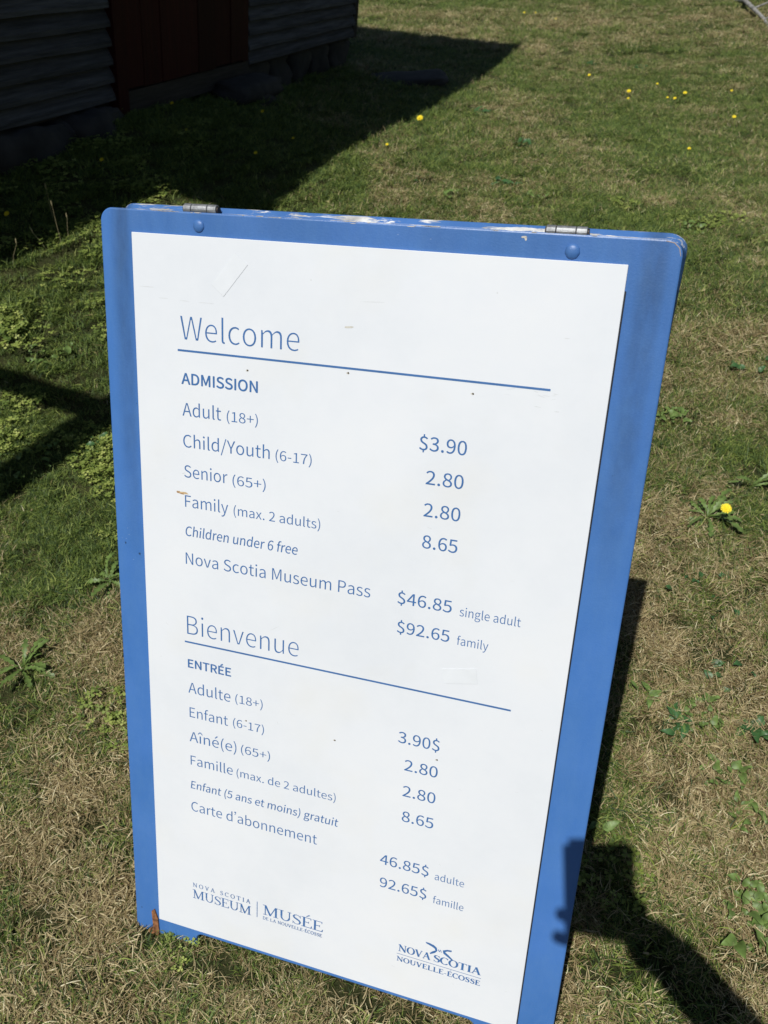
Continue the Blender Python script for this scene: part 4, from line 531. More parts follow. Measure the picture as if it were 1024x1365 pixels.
def sglyph(ch, tk, tn):
    h = 1; top, bot = 1-tn/2, tn/2; P_ = []; W_ = .8
    if ch in 'IÉETL': pass
    if ch == 'I': P_ = strk([(.2, 0), (.2, 1)], tk)+serif(.2, top)+serif(.2, bot); W_ = .42
    elif ch in 'EÉL':
        P_ = strk([(.18, 0), (.18, 1)], tk)+serif(.14, bot, .13)+serif(.16, top, .15)+[[(.18, 0), (.66, 0), (.66, tn), (.18, tn)]]+[[(.60, 0), (.70, 0), (.72, .24), (.68, .24)]]
        if ch != 'L': P_ += [[(.18, 1-tn), (.62, 1-tn), (.62, 1), (.18, 1)], [(.60, 1), (.66, 1), (.66, .80), (.63, .80)], [(.18, .5), (.5, .5), (.5, .5+tn), (.18, .5+tn)], [(.48, .42), (.51, .42), (.51, .64), (.48, .64)]]
        if ch == 'É': P_ += [[(.30, 1.10), (.36, 1.08), (.58, 1.26), (.50, 1.32)]]
        W_ = .76
    elif ch == 'T': P_ = strk([(.4, 0), (.4, 1)], tk)+serif(.4, bot)+[[(.03, 1-tn), (.77, 1-tn), (.77, 1), (.03, 1)], [(.0, .76), (.03, .76), (.07, 1), (.01, 1)], [(.77, .76), (.80, .76), (.79, 1), (.73, 1)]]; W_ = .84
    elif ch == 'N': P_ = strk([(.17, 0), (.17, 1)], tn*1.2)+strk([(.12, .98), (.80, .02)], tk)+strk([(.78, 0), (.78, 1)], tn*1.2)+serif(.17, bot, .15)+serif(.12, top, .12)+serif(.78, top, .15); W_ = .98
    elif ch == 'M': P_ = strk([(.19, 0), (.19, 1)], tn*1.2)+strk([(.2, .98), (.55, .02)], tk)+strk([(.53, .02), (.90, .98)], tn*1.2)+strk([(.93, 0), (.93, 1)], tk)+serif(.19, bot, .15)+serif(.14, top, .12)+serif(.93, bot, .17)+serif(.98, top, .12); W_ = 1.14
    elif ch == 'V': P_ = strk([(.12, .99), (.44, 0)], tk)+strk([(.41, 0), (.72, .99)], tn*1.2)+serif(.12, top, .14)+serif(.72, top, .12); W_ = .86
    elif ch == 'A': P_ = strk([(.10, .02), (.42, 1)], tn*1.2)+strk([(.40, 1), (.74, .02)], tk)+serif(.10, bot, .12)+serif(.74, bot, .14)+[[(.22, .32), (.62, .32), (.62, .32+tn), (.22, .32+tn)]]; W_ = .90
    elif ch == 'O': P_ = ell(.43, .5, .37, .48, 0, 360, tk, tn, 28); W_ = .90
    elif ch == 'C': P_ = ell(.43, .5, .37, .48, 45, 318, tk, tn, 24)+[[(.68, .72), (.71, .70), (.73, 1), (.70, 1)]]; W_ = .82
    elif ch == 'D': P_ = strk([(.18, 0), (.18, 1)], tk)+serif(.12, bot, .10)+serif(.12, top, .10)+ell(.30, .5, .46, .475, -90, 90, tk, tn, 18)+[[(.15, 0), (.34, 0), (.34, tn), (.15, tn)], [(.15, 1-tn), (.34, 1-tn), (.34, 1), (.15, 1)]]; W_ = .86
    elif ch == 'U': P_ = strk([(.19, .98), (.19, .38)], tk)+ell(.46, .36, .27, .33, 180, 360, tk*.9, tn*1.2, 14)+strk([(.74, .36), (.74, .98)], tn*1.3)+serif(.19, top, .16)+serif(.74, top, .13); W_ = .92
    elif ch == 'S':
        pts = [(.56, .80), (.47, .93), (.33, .965), (.18, .90), (.12, .77), (.18, .64), (.34, .54), (.50, .44), (.58, .29), (.53, .12), (.38, .035), (.22, .05), (.11, .20)]
        ws = [tn, tn, tn, .7*tk, .9*tk, tk, tk*1.1, tk, .95*tk, .7*tk, tn, tn, tn]; P_ = strk(pts, ws)+[[(.57, .70), (.60, .70), (.60, .98), (.57, .98)], [(.07, .02), (.10, .02), (.10, .30), (.07, .30)]]; W_ = .68
    elif ch == '-': P_ = [[(.05, .30), (.36, .30), (.36, .38), (.05, .38)]]; W_ = .42
    elif ch == ' ': W_ = .35
    return P_, W_
def stext(body, u0, u1, v, cap, tk, tn, sp=0., name='lettering'):
    polys = []; pen = 0
    for ch in body:
        p, wd = sglyph(ch, tk, tn); polys += [[(x+pen, y) for x, y in q] for q in p]; pen += wd+sp
    mn = min(x for q in polys for x, y in q); mxx = max(x for q in polys for x, y in q); sx = (u1-u0)/(mxx-mn)
    return flat(name, [[((x-mn)*sx+u0, v-y*cap) for x, y in q] for q in polys], panel, INK, ZP-.0002)
stext('NOVA SCOTIA', 67.5, 173.5, 1035.4, 8.6, .14, .08, .35)
stext('MUSEUM', 67.0, 174.5, 1059.0, 18.2, .13, .055, -.02)
stext('MUSÉE', 195.7, 301.1, 1049.0, 20.0, .13, .055, -.02)
stext('DE LA NOUVELLE-ÉCOSSE', 195.8, 300.0, 1059.6, 6.4, .15, .09, .05)
stext('NOVA', 426.7, 478.6, 1040.2, 13.4, .21, .07)
stext('SCOTIA', 483.2, 557.5, 1040.2, 13.4, .21, .07)
stext('NOUVELLE-ÉCOSSE', 425.4, 558.3, 1060.3, 9.6, .20, .08, .03)
flat('rule', [[(184.9, 1026.8), (186.1, 1026.8), (186.1, 1059), (184.9, 1059)]], panel, INK, ZP-.0002)
flat('rule', [[(425, 1045.4), (558.6, 1045.8), (558.6, 1046.6), (425, 1046.2)]], panel, INK, ZP-.0002)
flat('emblem', [[(468.7, 1006.9), (474.8, 1007.0), (481.9, 1008.7), (486.8, 1012.1), (488.2, 1017.8), (484.9, 1018.1), (483.8, 1015.0), (479.6, 1012.7), (469.7, 1009.3)],
 [(488.2, 1017.8), (484.8, 1023.0), (477.8, 1028.0), (476.4, 1026.3), (480.3, 1021.6), (484.9, 1018.1)],
 [(496.2, 1013.9), (502.7, 1010.2), (510.2, 1009.0), (509.8, 1012.2), (503.4, 1013.2), (500.1, 1015.9)],
 [(496.2, 1013.9), (500.1, 1015.9), (506.2, 1020.2), (513.6, 1026.6), (511.5, 1028.2), (505.7, 1024.3), (497.7, 1019.7)],
 [(489.0, 1015.5), (490.0, 1013.8), (491.6, 1018.2), (490.9, 1018.9)], [(491.4, 1018.4), (492.2, 1013.7), (493.0, 1014.0), (492.3, 1018.8)], [(493.0, 1014.6), (493.7, 1014.4), (495.0, 1019.2), (494.2, 1019.4)]], panel, INK, ZP-.0002)
# marks and dirt on the panel
def blob(cx, cy, rx, ry, n=18, seed=0, rot=0):
    rg = random.Random(seed); out = []
    for i in range(n):
        a = 2*PI*i/n; r = rg.uniform(.65, 1.15); x, y = rx*r*math.cos(a), ry*r*math.sin(a); out.append((cx+x*math.cos(rot)-y*math.sin(rot), cy+x*math.sin(rot)+y*math.cos(rot)))
    return out
HOLE = simple('dark_hole', (.05, .035, .02), .9); RUST = simple('rust_stain', (.50, .36, .20), .9, var=.3, scale=300); DIRT = simple('pale_dirt', (.58, .56, .50), .8, var=.12, scale=300); FAINT = simple('faint_scuff', (.655, .675, .69), .6, var=.05, scale=200)
for u, v in ((165.3, 161.3), (303.4, 150.4), (462.8, 158.8), (164.8, 689.0), (460.2, 679.2), (307.1, 686.6)):
    flat('nail_halo', [blob(u-.6, v+.3, 2.3, 1.5, seed=int(u))], panel, DIRT, ZP-.00012)
    flat('nail_hole', [blob(u, v, 1.25, 1.25, 12, seed=int(v))], panel, HOLE, ZP-.0003)
flat('rust_mark', [blob(59.5, 342.6, 3.6, 2.0, seed=1), blob(66, 343.3, 8.0, 2.0, seed=2)], panel, RUST, ZP-.00012)
flat('rust_core', [blob(58.2, 342.8, 2.2, .8, seed=3), blob(64, 344.1, 4.0, .5, seed=5)], panel, simple('rust_dark', (.28, .13, .05), .9), ZP-.0003)
flat('dirt_mark', [blob(301.8, 94.3, 6.5, 1.6, seed=4)], panel, DIRT, ZP-.00012)
sc_ = [blob(20, 66.7, 11, .55, seed=11), blob(44, 79.5, 7, .5, seed=12), blob(75, 80.6, 8, .45, seed=13), blob(106, 80.8, 12, .45, seed=14), blob(565, 84, 3, .6, seed=15), blob(208, 525.5, 9, .35, seed=16, rot=-.6), blob(330, 62, 16, .35, seed=17, rot=-.05), blob(480, 40, 1, 1, seed=20), blob(250, 42, 1.2, 1.1, seed=21)]
rg = random.Random(5)
for i in range(10): sc_.append(blob(rg.uniform(500, 565), rg.uniform(148, 172), rg.uniform(2, 6), rg.uniform(.2, .5), 10, seed=30+i, rot=rg.uniform(-.4, .3)))
for i in range(26): sc_.append(blob(rg.uniform(15, 605), rg.uniform(20, 1100), rg.uniform(.5, 4), rg.uniform(.2, .6), 10, seed=60+i, rot=rg.uniform(-1.5, 1.5)))
for q in sc_: flat('scuff', [q], panel, FAINT, ZP-.0001)
TAPE_EDGE = simple('tape_edge', (.665, .69, .72), .5, var=.04)
def tape(c, wline=.45):
    bm = bmesh.new(); cc = [Vector((x/1000, y/1000, 0)) for x, y in c]
    lo = [bm.verts.new(p+Vector((0, 0, ZP+.00002))) for p in cc]; hi = [bm.verts.new(p+Vector((0, 0, ZP-.00035))) for p in cc]
    bm.faces.new(hi); 
    for i in range(4): bm.faces.new((lo[i], lo[(i+1) % 4], hi[(i+1) % 4], hi[i]))
    o = bmobj('tape_patch', bm, panel, simple('yellowed_tape', (.74, .768, .80), .35, var=.03, scale=40))
    m2 = []
    for i in range(4):
        if i == 3: continue
        a, b_ = cc[i]*1000, cc[(i+1) % 4]*1000; d = (b_-a).normalized(); q = Vector((-d.y, d.x, 0))*wline/2
        m2.append([tuple((a+q).xy), tuple((b_+q).xy), tuple((b_-q).xy), tuple((a-q).xy)])
    flat('tape_edge', m2, o, TAPE_EDGE, ZP-.0004)
tape([(147.2, 16.7), (164.8, 30.0), (131.3, 70.7), (114.5, 57.1)]); tape([(454.8, 535.3), (501.4, 524.9), (505.5, 546.8), (460.8, 556.0)], .35)

# hinges and rivets
STEEL = simple('worn_steel', (.30, .31, .32), .55, .75, var=.35, scale=120, bump=.3, bscale=500); 
def hinge(u0, u1, v):
    r = .0066; L_ = u1-u0; cuts = [0, .235, .70, .965]; cz = .0085
    hp = empty('hinge'); hp.parent = sign
    for k in range(3):
        a, b_ = u0+L_*cuts[k]+.0003, u0+L_*cuts[k+1]-.0003
        bm = bmesh.new(); rr = r*(1.0 if k != 1 else .985)
        tube(bm, [(a, v, cz), (a+.0006, v, cz), (b_-.0006, v, cz), (b_, v, cz)], [rr*.9, rr, rr, rr*.9], 20); bmobj('knuckle', bm, hp, STEEL, False)
    bm = bmesh.new(); tube(bm, [(u0-.001, v, cz), (u1, v, cz)], .0046, 14); bmobj('hinge_pin', bm, hp, simple('dark_pin', (.06, .05, .045), .6, .8))
    bm = bmesh.new(); box(bm, (u0+.001, v+.003, .0125), (u1-.002, v+.045, .0138)); bmobj('hinge_leaf', bm, hp, STEEL)
hinge(.0728, .1205, -.0318); hinge(.5261, .5735, -.0302)
def rivet(u, v, r):
    bm = bmesh.new(); bmesh.ops.create_uvsphere(bm, u_segments=24, v_segments=12, radius=1)
    for q in bm.verts: q.co = Vector((q.co.x*r*(1+.03*math.sin(q.co.y*9)), q.co.y*r, q.co.z*r*.42))
    o = bmobj('rivet', bm, sign, BLUE, True); o.location = (u, v, .0015)
rivet(.0955, -.0120, .0078); rivet(.5583, -.0100, .0083)
# paint chips on the front's upper edge
CH = simple('bare_chip', (.55, .52, .46), .8, var=.25, scale=200)
chips = [blob(503.5, -22.2, 3.6, 1.5, seed=70), blob(505.5, -20.2, 1.6, 1.6, seed=71), blob(372, -26.3, 5, .5, seed=72), blob(300, -25.8, 4, .4, seed=73)]
rg = random.Random(9)
for i in range(26): chips.append(blob(rg.uniform(30, 655), -27.9+rg.uniform(0, .5), rg.uniform(1, 9), rg.uniform(.2, .5), 10, seed=80+i))
for q in chips: flat('paint_chip', [q], fb, CH, .00128)
flat('bare_corner_line', [[(655, -27.2), (664, -25.9), (670.2, -20.6), (672.6, -12), (671.9, -12), (669.4, -20), (663.6, -24.9), (655, -26.4)]], sign, simple('worn_corner', (.36, .30, .28), .8), .00126)

# ------------------------------------------------------------------ weeds and flowers
LEAFG = simple('weed_leaf', (.11, .17, .042), .5, var=.45, scale=60, bump=.4, bscale=120, spec=.4)
LEAFD = simple('weed_leaf_dark', (.04, .10, .030), .45, var=.35, scale=60, bump=.4, bscale=120, spec=.45)
YEL = simple('dandelion_yellow', (.85, .68, .02), .7, var=.12, scale=200); STEM = simple('weed_stem', (.10, .14, .04), .6); STRAWC = simple('dry_seed_head', (.36, .30, .17), .8)
def leaf_mesh(ln, wd, lobed, up=.5, fold=.25, n=12, tip=.6):
    V = []; F = []; p = Vector((0, 0, 0)); e = up
    for i in range(n+1):
        t = i/n
        prof = math.sin(PI*min(1, t**tip))**.8*(1-.15*t) if not lobed else (.18+.82*t**1.1)*(1 if t < .82 else max(0, (1-t)/.18)**.6)
        if lobed: prof *= (1.0 if i % 2 else .42) if t < .9 else 1
        w_ = wd*max(prof, .06)/2; s_ = math.sin(t*9)*.0015
        V += [p+Vector((0, w_, w_*fold+s_)), p, p+Vector((0, -w_, w_*fold-s_))]
        e -= 1.05*up/n*1.6; p = p+Vector((math.cos(e), 0, math.sin(e)))*(ln/n)
    for i in range(n):
        a = 3*i; F += [(a, a+1, a+4, a+3), (a+1, a+2, a+5, a+4)]
    return mesh('leaf', V, F)
LMS = {'dandelion': [leaf_mesh(l, .030, True, u) for l, u in ((.095, .65), (.075, .8), (.11, .5))], 'plantain': [leaf_mesh(l, l*.45, False, u) for l, u in ((.050, .6), (.062, .4), (.040, .8))],
       'small': [leaf_mesh(l, l*.6, False, u) for l, u in ((.022, .6), (.028, .3), (.016, .8))]}
for v_ in LMS.values():
    for me in v_:
        me.materials.append(LEAFG)
        for p in me.polygons: p.use_smooth = True
LMD = {k: [m_.copy() for m_ in v_] for k, v_ in LMS.items()}
for v_ in LMD.values():
    for me in v_: me.materials.clear(); me.materials.append(LEAFD)
def weed(x, y, kind, n, s, label, cat, spread=.0, seed=0, dark=False, flower=None, group=None):
    rg = random.Random(seed); root = empty(cat.replace(' ', '_'), (x, y, gz(x, y)+.004), None, label, cat, group)
    for i in range(n):
        o = link('leaf', rg.choice((LMD if dark else LMS)[kind]), root)
        a = 2*PI*i/n*2.4+rg.uniform(-.3, .3); q = spread*math.sqrt(rg.random()); b_ = rg.random()*2*PI
        o.location = (q*math.cos(b_), q*math.sin(b_), rg.uniform(0, .018)); o.rotation_euler = (rg.uniform(-.6, .6), rg.uniform(-.5, .2), a); k_ = s*rg.uniform(.75, 1.15); o.scale = (k_, k_, k_)
    if flower:
        fx, fy, fh, fr = flower; flower_parts(root, fx, fy, fh, fr)
    return root
def flower_mesh(r):
    V = []; F = []; rg = random.Random(4)
    for ring, (q, n, e) in enumerate(((1., 22, .10), (.78, 18, .45), (.5, 12, .8), (.25, 7, 1.2))):
        for i in range(n):
            a = 2*PI*(i+.5*ring)/n+rg.uniform(-.06, .06); d = Vector((math.cos(a), math.sin(a), 0)); s_ = Vector((-d.y, d.x, 0)); ln = r*q*rg.uniform(.9, 1.08); b0 = len(V)
            z0 = .0012*ring; h_ = ln*math.sin(e)*.5
            V += [Vector((0, 0, z0))+s_*r*.02, d*ln*.6*math.cos(e*.5)+s_*r*.11+Vector((0, 0, z0+h_)), d*ln+s_*r*.07+Vector((0, 0, z0+h_*1.3)), d*ln-s_*r*.07+Vector((0, 0, z0+h_*1.3)), d*ln*.6*math.cos(e*.5)-s_*r*.11+Vector((0, 0, z0+h_)), Vector((0, 0, z0))-s_*r*.02]
            F.append(tuple(range(b0, b0+6)))
    return mesh('flower_head', V, F)
FLM = flower_mesh(.019); FLM.materials.append(YEL)
def flower_parts(root, fx, fy, fh, fr):
    bm = bmesh.new(); tube(bm, [(fx*.4, fy*.4, 0), (fx*.8, fy*.8, fh*.5), (fx, fy, fh)], .0014, 6); bmobj('stem', bm, root, STEM)
    o = link('flower_head', FLM, root); o.location = (fx, fy, fh); k_ = fr/.019; o.scale = (k_,)*3; o.rotation_euler = (.5, -.25, 0)
weed(0.853, 1.613, 'dandelion', 18, 0.9, 'dandelion plant with jagged leaves and one open yellow flower, right of the sign', 'dandelion plant', 0.0, 1, False, (0.02, -0.045, 0.075, 0.0135))
weed(0.902, 2.091, 'small', 22, 1.15, 'small bright green weed clump close to the right edge of the sign', 'weed', 0.05, 2, False, None)
weed(0.525, 1.06, 'plantain', 7, 0.6, 'pair of pale green leaves just right of the sign shadow', 'weed', 0.02, 3, False, None)
weed(0.569, 0.984, 'plantain', 14, 0.66, 'broad oval-leaved plantain in dry grass right of the sign', 'plantain', 0.03, 4, True, None)
weed(0.626, 1.003, 'small', 34, 0.9, 'low yellow-green creeping weed beside the broad plantain', 'weed', 0.05, 5, False, None)
weed(0.719, 0.963, 'plantain', 13, 0.7, 'dark green plantain cut by the right edge of the photo', 'plantain', 0.02, 6, True, None)
weed(0.624, 0.854, 'small', 22, 0.9, 'small sprig of rounded leaves in the dry grass at right', 'weed', 0.045, 7, False, None)
weed(0.645, 0.771, 'plantain', 14, 0.55, 'clump of upright green leaves above the arm shadow at the right edge', 'weed', 0.04, 8, False, None)
weed(0.569, 0.571, 'small', 34, 1.15, 'leafy green weed beside the arm shadow, lowest at the right edge', 'weed', 0.06, 9, False, None)
weed(0.57, 0.62, 'small', 22, 0.9, 'smaller leafy sprig above the lowest weed at the right edge', 'weed', 0.04, 10, False, None)
weed(0.36, 0.779, 'plantain', 3, 0.55, 'single green leaf tuft at the foot of the sign shadow', 'weed', 0.01, 11, False, None)
weed(0.713, 1.103, 'small', 8, 1.1, 'dark green low weed between dandelion plant and plantain', 'weed', 0.05, 12, True, None)
weed(-0.862, 1.265, 'dandelion', 15, 0.78, 'jagged leafed dandelion rosette without flowers, left of the sign', 'dandelion plant', 0.01, 13, False, None)
weed(-0.713, 1.535, 'dandelion', 10, 0.9, 'wide pale dandelion leaves tucked against the left edge of the sign', 'dandelion plant', 0.01, 14, False, None)
weed(-1.218, 2.556, 'plantain', 9, 1.1, 'broad leafed weed at left edge just outside the barn shadow', 'weed', 0.03, 15, False, None)
weed(-1.046, 2.033, 'small', 34, 1.2, 'dense mat of round weed leaves between the two narrow shadows', 'weed', 0.12, 16, False, None)
weed(-1.081, 2.484, 'small', 20, 1.2, 'low bright leaf clump on the greener grass at left', 'weed', 0.08, 17, False, None)
weed(-0.883, 2.067, 'small', 14, 1.1, 'little leaf clump beside the narrow shadows at left', 'weed', 0.05, 18, True, None)
weed(0.875, 4.102, 'plantain', 9, 0.9, 'spreading green weed above the right hinge, nearer of the two patches', 'weed', 0.05, 19, False, None)
weed(0.728, 4.286, 'plantain', 11, 1.0, 'dark spreading weed patch in the lawn above the sign', 'weed', 0.09, 20, True, None)
weed(1.011, 5.142, 'plantain', 8, 1.0, 'dark weed spot out on the middle lawn', 'weed', 0.06, 21, True, None)
weed(0.862, 6.018, 'plantain', 7, 1.0, 'weed spot beside the edge of the barn shadow', 'weed', 0.06, 22, True, None)
weed(2.142, 8.145, 'plantain', 8, 1.1, 'far green weed patch near the upper dandelion flower', 'weed', 0.08, 23, True, None)
weed(2.524, 7.934, 'plantain', 8, 1.1, 'farthest green weed patch on the upper right lawn', 'weed', 0.1, 24, True, None)
weed(0.417, 4.012, 'plantain', 7, 0.9, 'green weed nearest above the middle of the sign top', 'weed', 0.05, 25, False, None)
weed(0.309, 4.232, 'plantain', 7, 0.6, 'weed in the grass left of the weed above the sign top', 'weed', 0.04, 26, True, None)
weed(1.264, 2.379, 'small', 14, 1.2, 'small green patch on the dry grass by the right edge', 'weed', 0.08, 27, True, None)
weed(1.504, 3.622, 'small', 14, 1.5, 'tiny leaf patch behind the sign top right corner', 'weed', 0.06, 28, False, None)
weed(0.743, 1.326, 'small', 10, 1.1, 'scattered small leaves below the flowering dandelion', 'weed', 0.09, 29, True, None)
weed(1.018, 1.729, 'dandelion', 5, 0.9, 'few jagged leaves cut by right photo edge near the flower', 'dandelion plant', 0.0, 30, False, None)
FLOWERS = [(0.403, 5.396, 0.05, 0.02, 'largest yellow dandelion right on the edge of the barn shadow'),
 (0.166, 4.664, 0.03, 0.0086, 'small yellow dandelion just below the barn shadow edge'),
 (1.997, 7.541, 0.03, 0.0125, 'yellow dandelion far off beside a dark weed patch'),
 (2.152, 6.901, 0.04, 0.0164, 'brighter upper one of two yellow dandelions close together'),
 (2.091, 6.7, 0.03, 0.0101, 'fainter lower one of two yellow dandelions close together'),
 (2.486, 7.242, 0.03, 0.0094, 'faint far dandelion between the pair and the right group'),
 (2.591, 6.881, 0.04, 0.0148, 'upper dandelion of the right-hand group on the far lawn'),
 (2.47, 6.752, 0.03, 0.0125, 'lower dandelion of the right-hand group on the far lawn'),
 (2.416, 6.764, 0.03, 0.0086, 'tiny dandelion left in the right-hand far group'),
 (2.992, 6.959, 0.03, 0.0094, 'pale tiny dandelion near the far right side'),
 (2.666, 6.073, 0.04, 0.0133, 'yellow dandelion alone on the right side below the others'),
 (2.063, 5.257, 0.03, 0.0101, 'nearest lone yellow dandelion above the sign top right'),
 (2.08, 11.012, 0.03, 0.0117, 'leftmost dandelion of the top row on the far lawn'),
 (2.209, 10.994, 0.03, 0.0094, 'second dandelion of the top row on the far lawn'),
 (2.357, 10.566, 0.03, 0.0101, 'last dandelion of the top row on the far lawn'),
 (-0.927, 4.612, 0.04, 0.0094, 'dandelion in barn shade before the red door'),
 (-0.489, 4.78, 0.04, 0.0101, 'dandelion in barn shade right of the door'),
 (-0.473, 4.046, 0.03, 0.0094, 'shaded dandelion closest to the sunlit grass'),
 (-1.081, 3.673, 0.03, 0.0094, 'shaded dandelion left, above the sign'),
 (-1.337, 3.162, 0.04, 0.0117, 'shaded dandelion at the left photo edge'),
 (-0.791, 4.152, 0.03, 0.0078, 'small shaded dandelion midway between door and sign'),
 (-0.314, 4.383, 0.03, 0.0078, 'tiny shaded dandelion toward the right of the shadow')]
STALKS = [(-1.139, 3.078, 0.15, 0.01, 'tallest branching seed stalk at the shadow edge left of the sign'),
 (-1.191, 3.214, 0.13, 0.01, 'seed stalk with a plump head farthest up in the shadow'),
 (-1.183, 3.034, 0.07, -0.03, 'short seed stalk leaning left between its taller neighbors'),
 (-1.278, 2.92, 0.08, 0.04, 'pale seed stalk nearest the left photo edge'),
 (-1.119, 3.107, 0.09, 0.02, 'thin seed stalk closest to the sign')]
# dandelion flowers scattered over the lawn
for (x, y, h_, r_, lab) in FLOWERS:
    root = empty('dandelion', (x, y, gz(x, y)), None, lab, 'dandelion flower', 'dandelion flowers scattered over the lawn')
    flower_parts(root, 0, 0, h_, r_)
# thin seed stalks standing in the barn's shadow
for (x, y, h_, lx, lab) in STALKS:
    root = empty('grass_stalk', (x, y, gz(x, y)), None, lab, 'grass stalk', 'dry grass stalks at the shadow edge')
    bm = bmesh.new(); tube(bm, [(0, 0, 0), (lx*.4, 0, h_*.5), (lx, 0, h_)], [.0008, .0007, .0005], 5); bmobj('stem', bm, root, STRAWC)
    bm = bmesh.new(); tube(bm, [(lx, 0, h_-.002), (lx*1.03, 0, h_+.006), (lx*1.06, 0, h_+.016), (lx*1.08, 0, h_+.02)], [.0008, .0023, .0019, .0005], 6); bmobj('seed_head', bm, root, STRAWC)

# fallen branch at the far right
BX, BY = ((4.674, 11.05), (4.377, 9.651))
BARK = simple('gray_bark', (.24, .235, .22), .9, var=.5, scale=22, bump=1, bscale=60)
br = empty('fallen_branch', (BX[0], BX[1], gz(*BX)+.02), None, 'fallen gray branch lying on the far grass at upper right', 'branch')
D_ = Vector((BY[0]-BX[0], BY[1]-BX[1], 0)); rg = random.Random(3)
pts = [D_*t+Vector((rg.uniform(-.05, .05), rg.uniform(-.05, .05), .03+.05*math.sin(t*5)+gz(BX[0]+D_.x*t, BX[1]+D_.y*t)-gz(*BX))) for t in (-.6, -.2, 0, .25, .5, .75, 1, 1.4)]
bm = bmesh.new(); tube(bm, pts, [.032, .030, .028, .024, .022, .018, .014, .008], 9); bmobj('limb', bm, br, BARK, True)
for i, t in enumerate((1, 2, 3, 4, 5, 6)):
    p = pts[t]; d = Vector((rg.uniform(.1, .9), rg.uniform(-.2, .6), .06)); bm = bmesh.new(); tube(bm, [p, p+d*.4+Vector((0, 0, .03)), p+d*.9], [.011, .008, .003], 6); bmobj('twig', bm, br, BARK, True)

# ------------------------------------------------------------------ the photographer (stands behind the camera, throws the shadow at lower right)
def cw(x, y, z): return Vector((0, 0, CAM_Z))+Rt*x+Dn*y+Fw*z
def skin(name, joints, edges, parent, m_, sub=2, root=0):
    me = bpy.data.meshes.new(name); me.from_pydata([tuple(j[0]) for j in joints], edges, []); o = bpy.data.objects.new(name, me); C.objects.link(o); o.parent = parent
    md = o.modifiers.new('skin', 'SKIN'); md.use_smooth_shade = True
    sl = me.skin_vertices[0].data if me.skin_vertices else None
    for i, j in enumerate(joints):
        r = j[1]; sl[i].radius = (r, r) if not isinstance(r, tuple) else r; sl[i].use_root = (i == root)
    s_ = o.modifiers.new('sub', 'SUBSURF'); s_.levels = sub; s_.render_levels = sub; me.materials.append(m_); return o
SKINM = simple('skin_tone', (.50, .30, .21), .5, var=.08); SHIRT = simple('dark_sweater', (.03, .035, .05), .9, var=.2, bump=.4); TROU = simple('gray_trousers', (.06, .065, .075), .9, var=.2); HAIR = simple('brown_hair', (.05, .03, .018), .6, var=.3, scale=90); SHOE = simple('dark_shoe', (.025, .022, .02), .6)
per = empty('person', (.45, -.62, gz(.45, -.62)), None, 'person in a dark sweater holding up a phone behind the camera', 'person')
ho = Vector(per.location)
sR, sL = Vector((.56, -.53, 1.36)), Vector((.20, -.60, 1.36)); neck = Vector((.40, -.56, 1.44))
wr = cw(.070, .140, -.045); elb = cw(.275, .375, -.17)
hd = Vector((.385, -.50, 1.585)); pel = Vector((.41, -.62, .93)); fR = Vector((.52, -.60, .07)); fL = Vector((.27, -.66, .07))
J = [(pel, .13), (pel+Vector((0, .02, .24)), .125), (neck-Vector((0, .02, .12)), .12), (neck, .052), (hd+Vector((0, -.02, -.05)), .062), (hd+Vector((0, 0, .03)), .088), (hd+Vector((0, -.01, .10)), .062),
     (sR, .055), (elb, .040), (wr, .027), (sL, .055), (Vector((.10, -.62, 1.08)), .042), (Vector((.12, -.45, .88)), .028), (Vector((.12, -.40, .80)), .024),
     (pel+Vector((.09, 0, -.05)), .085), (Vector((.50, -.60, .50)), .056), (fR, .038), (fR+Vector((.02, .15, -.03)), .03), (pel+Vector((-.09, 0, -.05)), .085), (Vector((.30, -.60, .50)), .056), (fL, .038), (fL+Vector((-.02, .15, -.03)), .03)]
E_ = [(0, 1), (1, 2), (2, 3), (3, 4), (4, 5), (5, 6), (2, 7), (7, 8), (8, 9), (2, 10), (10, 11), (11, 12), (12, 13), (0, 14), (14, 15), (15, 16), (16, 17), (0, 18), (18, 19), (19, 20), (20, 21)]
loc = lambda q: [(a-ho, r) for a, r in q]
skin('body', loc(J), E_, per, SKINM)
sw = [(J[0][0]+Vector((0, 0, .03)), .15), (J[1][0], .145), (J[2][0], .14), (J[7][0], .072), (elb, .060), (elb.lerp(wr, .33), .056), (elb.lerp(wr, .62), .050), (elb.lerp(wr, .86), .046), (wr.lerp(cw(.050, .125, -.035), .8), .046), (J[10][0], .072), (J[11][0], .058), (J[12][0], .042)]
skin('sweater', loc(sw), [(0, 1), (1, 2), (2, 3), (3, 4), (4, 5), (5, 6), (6, 7), (7, 8), (2, 9), (9, 10), (10, 11)], per, SHIRT)
tz = [(J[0][0], .145), (J[14][0], .10), (J[15][0], .072), (fR+Vector((0, 0, .04)), .058), (J[18][0], .10), (J[19][0], .072), (fL+Vector((0, 0, .04)), .058)]
skin('trousers', loc(tz), [(0, 1), (1, 2), (2, 3), (0, 4), (4, 5), (5, 6)], per, TROU)
for f_ in (fR, fL): skin('shoe', loc([(f_+Vector((0, -.04, -.03)), .045), (f_+Vector((0, .09, -.035)), .042), (f_+Vector((0, .19, -.04)), .034)]), [(0, 1), (1, 2)], per, SHOE)
skin('hair', loc([(hd+Vector((0, -.055, -.02)), .07), (hd+Vector((0, -.04, .06)), .088), (hd+Vector((0, 0, .115)), .07)]), [(0, 1), (1, 2)], per, HAIR)
bm = bmesh.new(); tube(bm, [hd-ho+Vector((0, .075, .02)), hd-ho+Vector((0, .108, -.015)), hd-ho+Vector((0, .085, -.03))], [.007, .014, .010], 8); bmobj('nose', bm, per, SKINM, True)
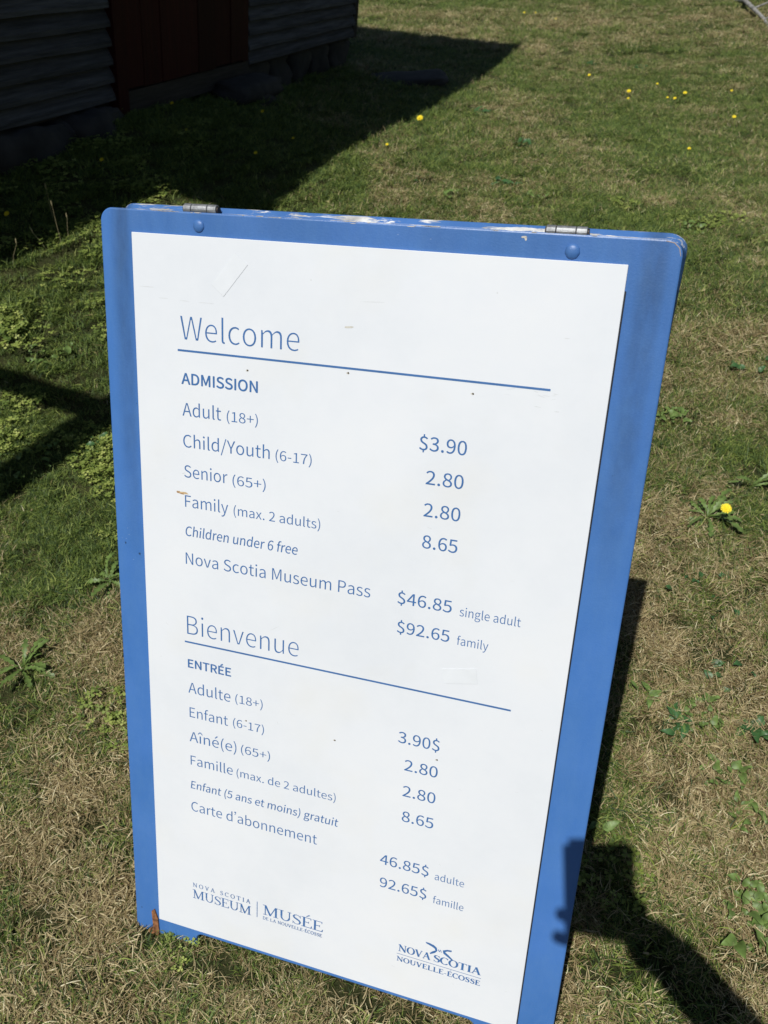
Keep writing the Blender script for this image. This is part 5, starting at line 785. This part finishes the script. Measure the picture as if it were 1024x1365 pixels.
for s_ in (-1, 1):
    bm = bmesh.new(); bmesh.ops.create_uvsphere(bm, u_segments=12, v_segments=8, radius=.012); o = bmobj('eye', bm, per, simple('eye_white', (.6, .6, .58), .2), True); o.location = hd-ho+Vector((.032*s_, .080, .025))
    bm = bmesh.new(); tube(bm, [hd-ho+Vector((.088*s_, -.005, .03)), hd-ho+Vector((.095*s_, -.01, 0)), hd-ho+Vector((.088*s_, -.002, -.03))], [.010, .016, .007], 8); bmobj('ear', bm, per, SKINM, True)
# the raised hand: palm and five bent fingers closed round the phone
palm = [(elb.lerp(wr, .8), .036), (cw(.050, .125, -.035), .038), (cw(.035, .095, -.030), .030)]
skin('hand', loc(palm+[(cw(.0, .135, -.028), .030)]), [(0, 1), (1, 2), (1, 3)], per, SKINM)
for k_, (yy, reach) in enumerate(((.060, -.064), (.080, -.084), (.100, -.066), (.114, -.090))):
    b0 = cw(.045, yy+.02, -.032); f1 = cw(.012, yy+.012, -.034); f2 = cw(-.040, yy+.006, -.028); f3 = cw(reach, yy, -.013); f4 = cw(reach-.005, yy-.002, -.006)
    skin('finger', loc([(b0, .010), (f1, .010), (f2, .009), (f3, .0105), (f4, .0095)]), [(0, 1), (1, 2), (2, 3), (3, 4)], per, SKINM, 1)
skin('thumb', loc([(cw(.046, .12, -.03), .013), (cw(.034, .085, -.024), .011), (cw(.018, .055, -.024), .009)]), [(0, 1), (1, 2)], per, SKINM, 1)
ph = empty('phone', cw(0, 0, -.012), Matrix((Rt, Dn, Fw)).transposed(), 'black phone held upright in the hand behind the camera', 'phone')
bm = bmesh.new(); box(bm, (-.078, -.026, -.0045), (.028, .126, .0045)); bmesh.ops.bevel(bm, geom=[e for e in bm.edges if abs(e.verts[0].co.z-e.verts[1].co.z) > .005], offset=.008, segments=4, affect='EDGES'); bmobj('case', bm, ph, SHOE)
bm = bmesh.new(); box(bm, (-.075, -.022, -.0056), (.025, .122, -.0047)); bmobj('screen', bm, ph, simple('screen_glass', (.02, .02, .022), .1))
sc.cycles.max_bounces = 6
